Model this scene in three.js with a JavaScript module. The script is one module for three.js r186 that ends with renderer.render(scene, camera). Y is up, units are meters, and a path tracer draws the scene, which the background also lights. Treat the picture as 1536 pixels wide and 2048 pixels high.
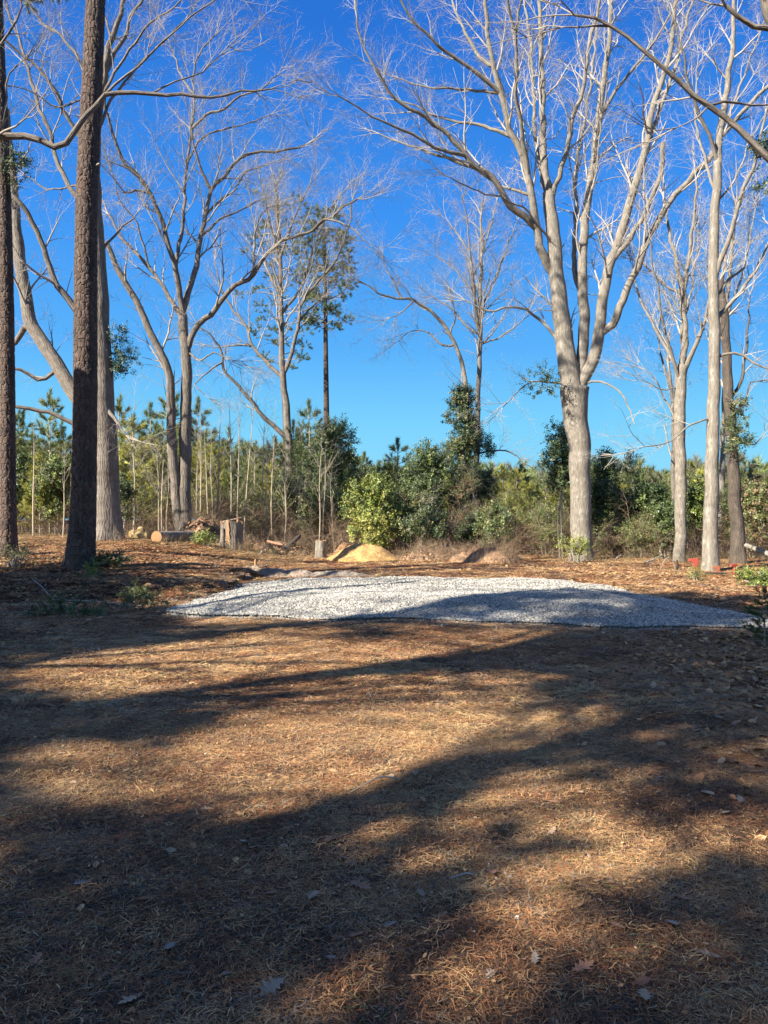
import * as THREE from 'three';
import { mergeGeometries } from 'three/addons/utils/BufferGeometryUtils.js';
import { ImprovedNoise } from 'three/addons/math/ImprovedNoise.js';

// ---------------------------------------------------------------- camera, sky, sun, exposure
const scene = new THREE.Scene();
const EYE = 1.6, FOCAL = 1538, PITCH = Math.atan(16 / FOCAL);
const camera = new THREE.PerspectiveCamera(2 * Math.atan(1024 / FOCAL) * 180 / Math.PI, 0.75, 0.1, 2000);
camera.position.set(0, EYE, 0);
camera.rotation.x = PITCH;
const EXPOSURE = 2.7;
const SUN_AZIMUTH = 52 * Math.PI / 180, SUN_HEIGHT = 35 * Math.PI / 180;      // from behind the camera, to the left
const SUN = new THREE.Vector3(-Math.sin(SUN_AZIMUTH) * Math.cos(SUN_HEIGHT), Math.sin(SUN_HEIGHT), Math.cos(SUN_AZIMUTH) * Math.cos(SUN_HEIGHT));
{
  const W = 512, H = 256, data = new Float32Array(W * H * 4);
  const stops = [[0, 0.34, 0.76, 1.02], [3, 0.29, 0.73, 1.02], [7, 0.205, 0.655, 1.0], [12.4, 0.105, 0.45, 0.98], [21, 0.05, 0.305, 0.91], [33, 0.024, 0.178, 0.69], [55, 0.022, 0.135, 0.50], [90, 0.022, 0.12, 0.42]].map(([e, ...c]) => [e, ...c.map((v) => v / EXPOSURE)]);
  for (let j = 0; j < H; j++) {
    const el = ((j + 0.5) / H - 0.5) * 180, e = Math.max(0, el);
    let k = 0; while (k < stops.length - 2 && stops[k + 1][0] < e) k++;
    const a = stops[k], b = stops[k + 1], t = Math.min(1, (e - a[0]) / (b[0] - a[0]));
    for (let i = 0; i < W; i++) {
      const az = ((i + 0.5) / W - 0.5) * 2 * Math.PI, ce = Math.cos(el * Math.PI / 180);
      const cos = Math.cos(az) * ce * SUN.x + Math.sin(el * Math.PI / 180) * SUN.y + Math.sin(az) * ce * SUN.z;
      const widenedAureole = (0.16 * Math.pow(Math.max(0, cos), 3) + 0.9 * Math.pow(Math.max(0, cos), 16) + 3 * Math.pow(Math.max(0, cos), 120)) / EXPOSURE;  // sun glow widened by a broad term that adds neutral fill to the shade
      const o = (j * W + i) * 4;
      for (let c = 0; c < 3; c++) data[o + c] = a[1 + c] + (b[1 + c] - a[1 + c]) * t + widenedAureole * [1, 0.97, 0.92][c];
      data[o + 3] = 1;
    }
  }
  const sky = new THREE.DataTexture(data, W, H, THREE.RGBAFormat, THREE.FloatType);
  sky.mapping = THREE.EquirectangularReflectionMapping; sky.magFilter = THREE.LinearFilter; sky.needsUpdate = true;
  scene.background = sky; scene.environment = sky;
}
const sun = new THREE.DirectionalLight(new THREE.Color(1, 0.90, 0.76), 5);
sun.position.copy(SUN).multiplyScalar(80); sun.target.position.set(0, 0, -15);
sun.position.add(sun.target.position);
sun.castShadow = true; sun.shadow.mapSize.set(4096, 4096);
Object.assign(sun.shadow.camera, { left: -45, right: 45, top: 45, bottom: -45, near: 1, far: 200 });
scene.add(sun, sun.target);
const renderer = new THREE.WebGLRenderer({ antialias: true });
renderer.toneMapping = THREE.LinearToneMapping;
renderer.toneMappingExposure = EXPOSURE;
renderer.shadowMap.enabled = true;

// ---------------------------------------------------------------- helpers
const V = (x, y, z) => new THREE.Vector3(x, y, z);
let seed = 1;
const reseed = (n) => { seed = n | 0; };
function rnd() { seed = (seed + 0x6d2b79f5) | 0; let t = Math.imul(seed ^ (seed >>> 15), 1 | seed); t = (t + Math.imul(t ^ (t >>> 7), 61 | t)) ^ t; return ((t ^ (t >>> 14)) >>> 0) / 4294967296; }
const rr = (a, b) => a + (b - a) * rnd();
const pick = (a) => a[Math.floor(rnd() * a.length)];
const clamp = (x, a = 0, b = 1) => Math.max(a, Math.min(b, x));
const ss = (a, b, x) => { const t = clamp((x - a) / (b - a)); return t * t * (3 - 2 * t); };
const noiser = new ImprovedNoise();
const n3 = (x, y, z) => noiser.noise(x + 100, y + 100, z + 100);
const fbm = (x, y, z = 0) => n3(x, y, z) + 0.5 * n3(x * 2.1, y * 2.1, z + 7) + 0.25 * n3(x * 4.3, y * 4.3, z + 13);
const used = new Map();
function numbered(name) { const n = used.get(name) ?? 0; used.set(name, n + 1); return n ? `${name}_${String(n).padStart(3, '0')}` : name; }
const rgb = (r, g, b) => new THREE.Color().setRGB(r, g, b);
const mat = (color, roughness = 0.9, extra = {}) => new THREE.MeshStandardMaterial({ color, roughness, ...extra });

// a pixel of the 1536 x 2048 photograph at a distance in metres along the view
const cp = Math.cos(PITCH), sp = Math.sin(PITCH);
function at(px, py, d) {
  const x = (px - 768) / FOCAL * d, y = (1024 - py) / FOCAL * d;
  return V(x, EYE + y * cp + d * sp, -d * cp + y * sp);
}
function toPixel(p) {
  const y = p.y - EYE, z = p.z, d = -z * cp + y * sp, v = y * cp + z * sp;
  return [768 + p.x / d * FOCAL, 1024 - v / d * FOCAL, d];
}
const padFront = (x) => 12.8 - 0.19 * (x + 3.8) + 0.12 * Math.sin(x * 1.3) + 0.1 * Math.sin(x * 2.9 + 1);
function height(x, z) {
  const d = -z;
  let h = 0.012 * clamp(d - 11, 0, 60) + 0.75 * ss(-2.5, -8, x) * ss(13, 27, d);
  h += 0.2 * ss(-3.35, -3.8, x + 0.18 * Math.sin(d * 2.1)) * ss(14.2, 16, d) * (1 - ss(19.5, 23, d));
  h += 0.035 * n3(x * 0.5, z * 0.5, 1) + 0.018 * n3(x * 1.7, z * 1.7, 2) * ss(40, 15, d) + 0.012 * n3(x * 5, z * 5, 3) * ss(20, 8, d) + 0.007 * n3(x * 13, z * 13, 4) * ss(10, 5, d);
  return h;
}
function onGround(px, py) {                                         // where the ray through a pixel meets the ground
  let lo = 1, hi = 60;
  for (let k = 0; k < 40; k++) { const m = (lo + hi) / 2, p = at(px, py, m); if (p.y > height(p.x, p.z)) lo = m; else hi = m; }
  const p = at(px, py, lo); p.y = height(p.x, p.z); return p;
}
function spot(px, d) { const x = (px - 768) / FOCAL * d; return V(x, height(x, -d), -d); }

function add(o, parent = scene) {
  o.traverse((m) => { if (m.isMesh) { m.castShadow = true; m.receiveShadow = true; } });
  parent.add(o); return o;
}
function part(name, geometry, material, parent) { const m = new THREE.Mesh(geometry, material); m.name = name; return add(m, parent); }
function thing(name, label, category, group, position) {
  const g = new THREE.Group(); g.name = numbered(name); g.userData = { label, category };
  if (group) g.userData.group = group;
  if (position) g.position.copy(position);
  scene.add(g); return g;
}
function solo(name, geometry, material, label, category, group) {
  const m = part(numbered(name), geometry, material, scene); m.userData = { label, category }; if (group) m.userData.group = group; return m;
}
function copyOf(root, label, group) {
  const c = root.clone(); c.name = numbered(root.name.replace(/_\d{3}$/, '')); c.userData = { ...root.userData, label };
  if (group) c.userData.group = group;
  scene.add(c); return c;
}
const Y = V(0, 1, 0), M4 = new THREE.Matrix4();
function instances(name, geometry, material, list, parent, stuff = true) {         // list of { p, dir, s, roll, c }
  const m = new THREE.InstancedMesh(geometry, material, list.length), q = new THREE.Quaternion(), q2 = new THREE.Quaternion(), s3 = V(1, 1, 1);
  list.forEach((e, i) => {
    if (e.q) q.copy(e.q); else { q.setFromUnitVectors(Y, e.dir); q.multiply(q2.setFromAxisAngle(Y, e.roll ?? 0)); }
    if (e.s3) s3.copy(e.s3); else s3.setScalar(e.s);
    m.setMatrixAt(i, M4.compose(e.p, q, s3));
    if (e.c) m.setColorAt(i, e.c);
  });
  m.name = name; if (stuff) m.userData.kind = 'stuff';
  return add(m, parent);
}

// a swept tube through points with radii; uv in metres
function tube(points, radii, sides = 8, opts = {}) {
  const n = points.length, pos = [], uv = [], idx = [], T = V(0, 0, 0), N = V(0, 0, 0), B = V(0, 0, 0), P = V(0, 0, 0);
  const first = V(0, 0, 0).subVectors(points[1], points[0]).normalize();
  N.set(0, 0, 1); if (Math.abs(first.z) > 0.8) N.set(1, 0, 0);
  let v = 0;
  for (let i = 0; i < n; i++) {
    T.subVectors(points[Math.min(n - 1, i + 1)], points[Math.max(0, i - 1)]).normalize();
    N.addScaledVector(T, -N.dot(T)).normalize(); B.crossVectors(T, N);
    if (i) v += points[i].distanceTo(points[i - 1]);
    for (let k = 0; k <= sides; k++) {
      const a = (k % sides) / sides * Math.PI * 2;
      let r = radii[i];
      if (opts.shape) r = opts.shape(r, a, v, points[i]);
      P.copy(points[i]).addScaledVector(N, Math.cos(a) * r).addScaledVector(B, Math.sin(a) * r);
      pos.push(P.x, P.y, P.z); uv.push(k / sides * 2 * Math.PI * (opts.uvr ?? radii[0]), v);
    }
  }
  const w = sides + 1;
  for (let i = 0; i < n - 1; i++) for (let k = 0; k < sides; k++) { const a = i * w + k; idx.push(a, a + 1, a + w, a + 1, a + w + 1, a + w); }
  if (opts.cap) {
    const c = pos.length / 3, e = points[n - 1]; pos.push(e.x, e.y, e.z); uv.push(0, v);
    for (let k = 0; k < sides; k++) idx.push((n - 1) * w + k, (n - 1) * w + k + 1, c);
  }
  const g = new THREE.BufferGeometry();
  g.setAttribute('position', new THREE.Float32BufferAttribute(pos, 3)); g.setAttribute('uv', new THREE.Float32BufferAttribute(uv, 2)); g.setIndex(idx);
  g.computeVertexNormals();
  const nn = g.attributes.normal;                                    // close the seam
  for (let i = 0; i < n; i++) {
    const a = i * w, b = a + sides, x = nn.getX(a) + nn.getX(b), y = nn.getY(a) + nn.getY(b), z = nn.getZ(a) + nn.getZ(b), l = Math.hypot(x, y, z) || 1;
    nn.setXYZ(a, x / l, y / l, z / l); nn.setXYZ(b, x / l, y / l, z / l);
  }
  return g;
}
function smooth(points, step) {                                      // Catmull-Rom through points, evenly spaced
  const c = new THREE.CatmullRomCurve3(points, false, 'centripetal'), L = c.getLength(), n = Math.max(2, Math.ceil(L / step));
  return { pts: c.getSpacedPoints(n), L };
}

// ---------------------------------------------------------------- textures
function periodic(period, s) {                                       // tileable value noise on an integer lattice
  const tab = []; reseed(s); for (let i = 0; i < 4096; i++) tab.push(rnd());
  return (x, y, px = period, py = period) => {
    const xi = Math.floor(x), yi = Math.floor(y), fx = x - xi, fy = y - yi, u = fx * fx * (3 - 2 * fx), v = fy * fy * (3 - 2 * fy);
    const h = (a, b) => tab[((((a % px) + px) % px) * 61 + (((b % py) + py) % py) * 197) & 4095];
    return (h(xi, yi) * (1 - u) + h(xi + 1, yi) * u) * (1 - v) + (h(xi, yi + 1) * (1 - u) + h(xi + 1, yi + 1) * u) * v;
  };
}
function textures(W, H, f, repeat, seedN) {                          // f(u, v) -> [r, g, b (0..1 sRGB), height 0..1]
  const col = new Uint8Array(W * H * 4), hei = new Uint8Array(W * H * 4);
  reseed(seedN);
  for (let j = 0; j < H; j++) for (let i = 0; i < W; i++) {
    const [r, g, b, h] = f(i / W, j / H), o = (j * W + i) * 4;
    col[o] = clamp(r) * 255; col[o + 1] = clamp(g) * 255; col[o + 2] = clamp(b) * 255; col[o + 3] = 255;
    hei[o] = hei[o + 1] = hei[o + 2] = clamp(h) * 255; hei[o + 3] = 255;
  }
  return [col, hei].map((d, k) => {
    const t = new THREE.DataTexture(d, W, H); t.wrapS = t.wrapT = THREE.RepeatWrapping; t.magFilter = THREE.LinearFilter; t.minFilter = THREE.LinearMipmapLinearFilter;
    if (!k) t.colorSpace = THREE.SRGBColorSpace;
    t.repeat.set(1 / repeat[0], 1 / repeat[1]); t.needsUpdate = true; return t;
  });
}
function worley(u, v, nx, ny, tab) {                                 // tileable: [distance to edge of cell, cell value]
  const x = u * nx, y = v * ny, xi = Math.floor(x), yi = Math.floor(y); let d1 = 9, d2 = 9, id = 0;
  for (let a = -1; a <= 1; a++) for (let b = -1; b <= 1; b++) {
    const cx = ((xi + a) % nx + nx) % nx, cy = ((yi + b) % ny + ny) % ny, k = (cx * 131 + cy * 17) % 997;
    const dx = xi + a + 0.1 + 0.8 * tab[k] - x, dy = yi + b + 0.1 + 0.8 * tab[(k + 331) % 997] - y, d = Math.hypot(dx, dy);
    if (d < d1) { d2 = d1; d1 = d; id = tab[(k + 613) % 997]; } else if (d < d2) d2 = d;
  }
  return [d2 - d1, id];
}
const cells = []; reseed(77); for (let i = 0; i < 997; i++) cells.push(rnd());
const nzA = periodic(64, 5), nzB = periodic(64, 9);
// plated pine bark, 1.2 x 2.4 m
const [pineCol, pineHei] = textures(512, 1024, (u, v) => {
  const wu = u + 0.02 * (nzA(u * 16, v * 32, 16, 32) - 0.5), wv = v + 0.012 * (nzB(u * 16, v * 32, 16, 32) - 0.5);
  const [e, id] = worley(wu, wv, 11, 14, cells), fine = nzA(u * 128, v * 96, 128, 96), flake = nzB(u * 40, v * 60, 40, 60);
  const h = ss(0.02, 0.3, e) * (0.6 + 0.25 * id) + 0.18 * flake + 0.08 * fine;
  const t = 0.86 + 0.3 * (id - 0.5) + 0.22 * (flake - 0.5) + 0.2 * (fine - 0.5), warm = nzB(u * 6, v * 12, 6, 12);
  return [0.405 * t + 0.03 * warm, 0.352 * t + 0.01 * warm, 0.315 * t, h];
}, [1.2, 2.4], 3);
// furrowed grey hardwood bark, 1 x 2.5 m
const [oakCol, oakHei] = textures(512, 1024, (u, v) => {
  const w = 0.05 * (nzA(u * 8, v * 10, 8, 10) - 0.5) + 0.02 * (nzB(u * 20, v * 30, 20, 30) - 0.5);
  const a = nzA((u + w) * 26, v * 9, 26, 9), b = nzB((u + w) * 52, v * 22, 52, 22), fine = nzA(u * 128, v * 128, 128, 128), patch = nzB(u * 5, v * 8, 5, 8);
  const ridge = 1 - Math.abs(2 * a - 1), h = 0.65 * ridge + 0.3 * b + 0.1 * fine;
  const t = 0.84 + 0.26 * (b - 0.5) + 0.24 * (fine - 0.5) + 0.2 * (patch - 0.5);
  return [0.545 * t, 0.51 * t, 0.46 * t + 0.012 * patch, h];
}, [1, 2.5], 4);
// pale smoother bark with lichen blotches, 1 x 2 m
const [paleCol, paleHei] = textures(512, 1024, (u, v) => {
  const w = 0.03 * (nzA(u * 8, v * 16, 8, 16) - 0.5), a = nzA((u + w) * 34, v * 16, 34, 16), fine = nzB(u * 128, v * 200, 128, 200), blot = nzB(u * 14 + 3, v * 9, 14, 9), spotn = nzA(u * 30, v * 26, 30, 26);
  const lich = ss(0.56, 0.72, 0.6 * blot + 0.4 * spotn), dark = ss(0.62, 0.78, 0.5 * nzB(u * 14, v * 20, 14, 20) + 0.5 * fine);
  const t = 0.86 + 0.22 * (fine - 0.5) + 0.2 * (a - 0.5) + 0.1 * lich - 0.2 * dark;
  return [0.575 * t, 0.545 * t + 0.012 * lich, 0.495 * t + 0.02 * lich, 0.5 * a + 0.35 * fine + 0.2 * lich];
}, [1, 2], 6);
const M = {
  pine: mat(rgb(0.78, 0.78, 0.8), 0.95, { map: pineCol, bumpMap: pineHei, bumpScale: 0.03 }),
  oak: mat(0xffffff, 0.95, { map: oakCol, bumpMap: oakHei, bumpScale: 0.025 }),
  pale: mat(0xffffff, 0.93, { map: paleCol, bumpMap: paleHei, bumpScale: 0.008 }),
  darkbark: mat(rgb(0.5, 0.47, 0.45), 0.95, { map: oakCol, bumpMap: oakHei, bumpScale: 0.02 }),
  twig: mat(rgb(0.33, 0.30, 0.255), 0.9),
  twigPale: mat(rgb(0.39, 0.36, 0.315), 0.9),
  twigRed: mat(rgb(0.34, 0.30, 0.25), 0.9),
  sapling: mat(rgb(0.37, 0.315, 0.235), 0.9),
  leaf: mat(0xffffff, 0.45), needle: mat(0xffffff, 0.6), dry: mat(0xffffff, 0.9), brush: mat(0xffffff, 0.95),
};

// ---------------------------------------------------------------- plant pieces shared by many plants
function limbPath(p0, dir, L, segs, wander, lift) {
  const pts = [p0.clone()], d = dir.clone();
  for (let i = 0; i < segs; i++) {
    d.x += rr(-wander, wander); d.y += rr(-wander, wander) + lift; d.z += rr(-wander, wander); d.normalize();
    pts.push(pts[i].clone().addScaledVector(d, L / segs));
  }
  return pts;
}
const taper = (n, r0, r1) => Array.from({ length: n }, (_, i) => r0 + (r1 - r0) * i / (n - 1));
function sideDir(dir, angle, roll) {                                 // dir turned away by angle, round by roll
  const a = Math.abs(dir.y) < 0.9 ? V(0, 1, 0) : V(1, 0, 0), n = V(0, 0, 0).crossVectors(dir, a).normalize(), b = V(0, 0, 0).crossVectors(dir, n);
  return dir.clone().multiplyScalar(Math.cos(angle)).addScaledVector(n, Math.sin(angle) * Math.cos(roll)).addScaledVector(b, Math.sin(angle) * Math.sin(roll)).normalize();
}
function twigSpray(s, thick, wander, spread) {                       // a bare branchlet one unit long, growing along y
  reseed(s); const gs = [];
  const grow = (p, d, L, r, level) => {
    const segs = level === 0 ? 6 : level === 1 ? 4 : 2, pts = limbPath(p, d, L, segs, wander, 0.05);
    gs.push(tube(pts, taper(pts.length, r, r * 0.35), 3));
    if (level === 2) return;
    const n = level === 0 ? 8 : 4;
    for (let i = 0; i < n; i++) {
      const t = (i + 0.6 + rr(-0.3, 0.3)) / n, k = clamp(Math.round(t * segs), 1, segs), dd = V(0, 0, 0).subVectors(pts[k], pts[k - 1]).normalize();
      grow(pts[k], sideDir(dd, rr(0.5, spread), i * 2.4 + rr(-0.5, 0.5)), L * (level === 0 ? rr(0.35, 0.6) : rr(0.3, 0.5)), r * 0.55, level + 1);
    }
  };
  grow(V(0, 0, 0), V(0, 1, 0), 1, thick, 0);
  return mergeGeometries(gs);
}
const SPRAYS = [11, 12, 13, 14].map((s) => twigSpray(s, 0.0075, 0.16, 0.95));
const TANGLES = [21, 22, 23].map((s) => twigSpray(s, 0.0075, 0.36, 1.3));
function triangles(list) {
  const g = new THREE.BufferGeometry(); g.setAttribute('position', new THREE.Float32BufferAttribute(list, 3)); g.computeVertexNormals(); return g;
}
function needleTuft(s, n = 44, w = 0.02) {                            // a pine shoot one unit long
  reseed(s); const out = [];
  for (let i = 0; i < n; i++) {
    const t = Math.pow(i / n, 0.8), p = V(0, 0.12 + 0.55 * t, 0), d = sideDir(V(0, 1, 0), rr(0.35, 1.15) * (1.1 - 0.55 * t), i * 2.399 + rr(-0.3, 0.3)), L = rr(0.4, 0.55);
    d.y -= 0.12; d.normalize();
    const side = V(0, 0, 0).crossVectors(d, V(rr(-1, 1), rr(-1, 1), rr(-1, 1))).normalize().multiplyScalar(w), e = p.clone().addScaledVector(d, L);
    out.push(p.x - side.x, p.y - side.y, p.z - side.z, p.x + side.x, p.y + side.y, p.z + side.z, e.x, e.y, e.z);
  }
  return triangles(out);
}
const TUFTS = [31, 32, 33].map((s) => needleTuft(s));
function leafSpray(s, n, len, wid) {                                 // a leafy shoot one unit long
  reseed(s); const out = [];
  for (let i = 0; i < n; i++) {
    const t = (i + 0.5) / n, p = V(rr(-0.05, 0.05), t * 0.95, rr(-0.05, 0.05)), d = sideDir(V(0, 1, 0), rr(0.6, 1.4), i * 2.399 + rr(-0.6, 0.6)), L = len * rr(0.7, 1.25);
    p.addScaledVector(d, rr(0.02, 0.16));
    const up = V(rr(-0.6, 0.6), 1, rr(-0.6, 0.6)), side = V(0, 0, 0).crossVectors(d, up).normalize(), nn = V(0, 0, 0).crossVectors(side, d).normalize();
    const m = p.clone().addScaledVector(d, L * 0.45).addScaledVector(nn, -0.012), e = p.clone().addScaledVector(d, L).addScaledVector(nn, -0.05 * L);
    const a = m.clone().addScaledVector(side, wid * L / len).addScaledVector(nn, 0.02), b = m.clone().addScaledVector(side, -wid * L / len).addScaledVector(nn, 0.02);
    for (const q of [p, a, e, p, e, b]) out.push(q.x, q.y, q.z);
  }
  return triangles(out);
}
const LEAVES = [41, 42, 43].map((s) => leafSpray(s, 22, 0.2, 0.062));
const FINE = [44, 45].map((s) => leafSpray(s, 30, 0.13, 0.035));
function split(list, variants, name, material, parent) {             // hand a list of placements out to geometry variants
  variants.forEach((g, k) => { const l = list.filter((_, i) => i % variants.length === k); if (l.length) instances(name, g, material, l, parent); });
}
const tint = (c, v = 0.18) => { const k = 1 + rr(-v, v); return rgb(c[0] * k * (1 + rr(-0.06, 0.06)), c[1] * k, c[2] * k * (1 + rr(-0.08, 0.08))); };

// ---------------------------------------------------------------- ground
function strawCanvas() {                                             // trampled dry grass and pine straw, 3 x 3 m
  const S = 2048, c = document.createElement('canvas'); c.width = c.height = S; const x = c.getContext('2d');
  x.fillStyle = '#5a4330'; x.fillRect(0, 0, S, S); reseed(501);
  const tones = ['#33231a', '#4a3422', '#7d5736', '#a8774a', '#c0925c', '#8e6038', '#c9a470', '#6e4226', '#98704a', '#40301f'];
  for (let i = 0; i < 5000; i++) {                                    // crumbs of soil and leaf
    x.fillStyle = pick(tones); const a = rnd() * S, b = rnd() * S, r = rr(2, 7);
    for (const ox of [-S, 0, S]) for (const oy of [-S, 0, S]) if (a + ox > -9 && a + ox < S + 9 && b + oy > -9 && b + oy < S + 9) x.fillRect(a + ox, b + oy, r, r * rr(0.5, 1));
  }
  for (let i = 0; i < 26000; i++) {
    const a = rnd() * S, b = rnd() * S, th = rnd() * 6.283, L = rr(20, 95), k = rr(-0.5, 0.5);
    x.strokeStyle = pick(tones); x.lineWidth = rr(1, 3.2);
    for (const ox of [-S, 0, S]) for (const oy of [-S, 0, S]) {
      const u = a + ox, v = b + oy; if (u < -100 || u > S + 100 || v < -100 || v > S + 100) continue;
      x.beginPath(); x.moveTo(u, v); x.quadraticCurveTo(u + Math.cos(th) * L * 0.5 - Math.sin(th) * L * k * 0.5, v + Math.sin(th) * L * 0.5 + Math.cos(th) * L * k * 0.5, u + Math.cos(th) * L, v + Math.sin(th) * L); x.stroke();
    }
  }
  const t = new THREE.CanvasTexture(c); t.wrapS = t.wrapT = THREE.RepeatWrapping; t.repeat.set(1 / 3, 1 / 3); t.colorSpace = THREE.SRGBColorSpace;
  const b = new THREE.CanvasTexture(c); b.wrapS = b.wrapT = THREE.RepeatWrapping; b.repeat.set(1 / 3, 1 / 3);
  return [t, b];
}
const [strawTex, strawBump] = strawCanvas();
const inPad = (x, d) => { const f = padFront(x), l = -3.75 + (d - 12.8) * 0.11, r = 6.05 - (d - 11.5) * 0.17; return d > f && x > l && x < r && d < padBack(x); };
function padBack(x) { return 19.4 - 0.07 * (x - 0.5) ** 2 + 0.15 * Math.sin(x * 2.3); }
// what covers the ground: weights of dark humus, orange pine straw, pale dry grass, leaf litter, bare tan dirt
function cover(x, d) {
  const orange = ss(-0.25, 0.5, fbm(x * 0.35, d * 0.35, 21)), pale = ss(-0.1, 0.55, fbm(x * 0.55 + 9, d * 0.55, 22)), dark0 = Math.max(ss(0.05, 0.5, fbm(x * 0.5, d * 0.6, 23)), 0.85 * ss(0.18, 0.5, fbm(x * 1.5 + 4, d * 1.9, 26)));
  const leftBank = ss(-3.2, -5, x) * ss(11, 13.5, d), rightBank = ss(4.2, 6, x - (17 - d) * 0.12) * ss(12, 15, d), yard = ss(18.5, 20.5, d) * ss(-3.5, -1.5, x) * ss(6.5, 4.5, x) * ss(31, 26, d);
  const churnedShade = ss(1.1, 0.3, Math.hypot((x + 1.0) / 1.25, (d - 3.6) / 1.1) + 0.25 * n3(x * 2, d * 2, 24));  // churned dark soil, with the foreground shade deepened in its colour
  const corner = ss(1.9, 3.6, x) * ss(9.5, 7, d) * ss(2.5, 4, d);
  const dark = Math.max(dark0, 0.9 * churnedShade);
  return { orange, pale, dark, litter: Math.max(leftBank, rightBank, 0.8 * corner, ss(23, 28, d) * (1 - yard)), yard };
}
{
  const N = 420, pos = [], col = [], uv = [], idx = [], K = 5.9, A = 1.78;
  const map = (u) => A * Math.sinh(K * u);
  for (let j = 0; j <= N; j++) for (let i = 0; i <= N; i++) {
    const x = map(i / N * 2 - 1), z = map(j / N * 2 - 1) - 5, d = -z;
    pos.push(x, height(x, z), z); uv.push(x, z);
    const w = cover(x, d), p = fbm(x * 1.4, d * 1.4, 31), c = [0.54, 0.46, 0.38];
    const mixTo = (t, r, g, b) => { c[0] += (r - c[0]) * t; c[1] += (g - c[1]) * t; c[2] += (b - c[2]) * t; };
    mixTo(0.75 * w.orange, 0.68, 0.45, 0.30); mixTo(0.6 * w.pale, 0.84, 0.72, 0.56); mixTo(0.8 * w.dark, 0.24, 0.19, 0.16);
    mixTo(0.75 * w.litter, 0.54, 0.36, 0.23); mixTo(0.85 * w.yard, 0.86, 0.64, 0.45);
    const k = 0.95 + 0.3 * p; col.push(c[0] * k, c[1] * k, c[2] * k);
  }
  const w = N + 1;
  for (let j = 0; j < N; j++) for (let i = 0; i < N; i++) { const a = j * w + i; idx.push(a, a + w, a + 1, a + 1, a + w, a + w + 1); }
  const g = new THREE.BufferGeometry();
  g.setAttribute('position', new THREE.Float32BufferAttribute(pos, 3)); g.setAttribute('uv', new THREE.Float32BufferAttribute(uv, 2)); g.setAttribute('color', new THREE.Float32BufferAttribute(col, 3)); g.setIndex(idx); g.computeVertexNormals();
  const m = part('ground', g, mat(0xffffff, 0.97, { map: strawTex, bumpMap: strawBump, bumpScale: 0.012, vertexColors: true }), scene);
  m.userData = { kind: 'structure' };
}
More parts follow.
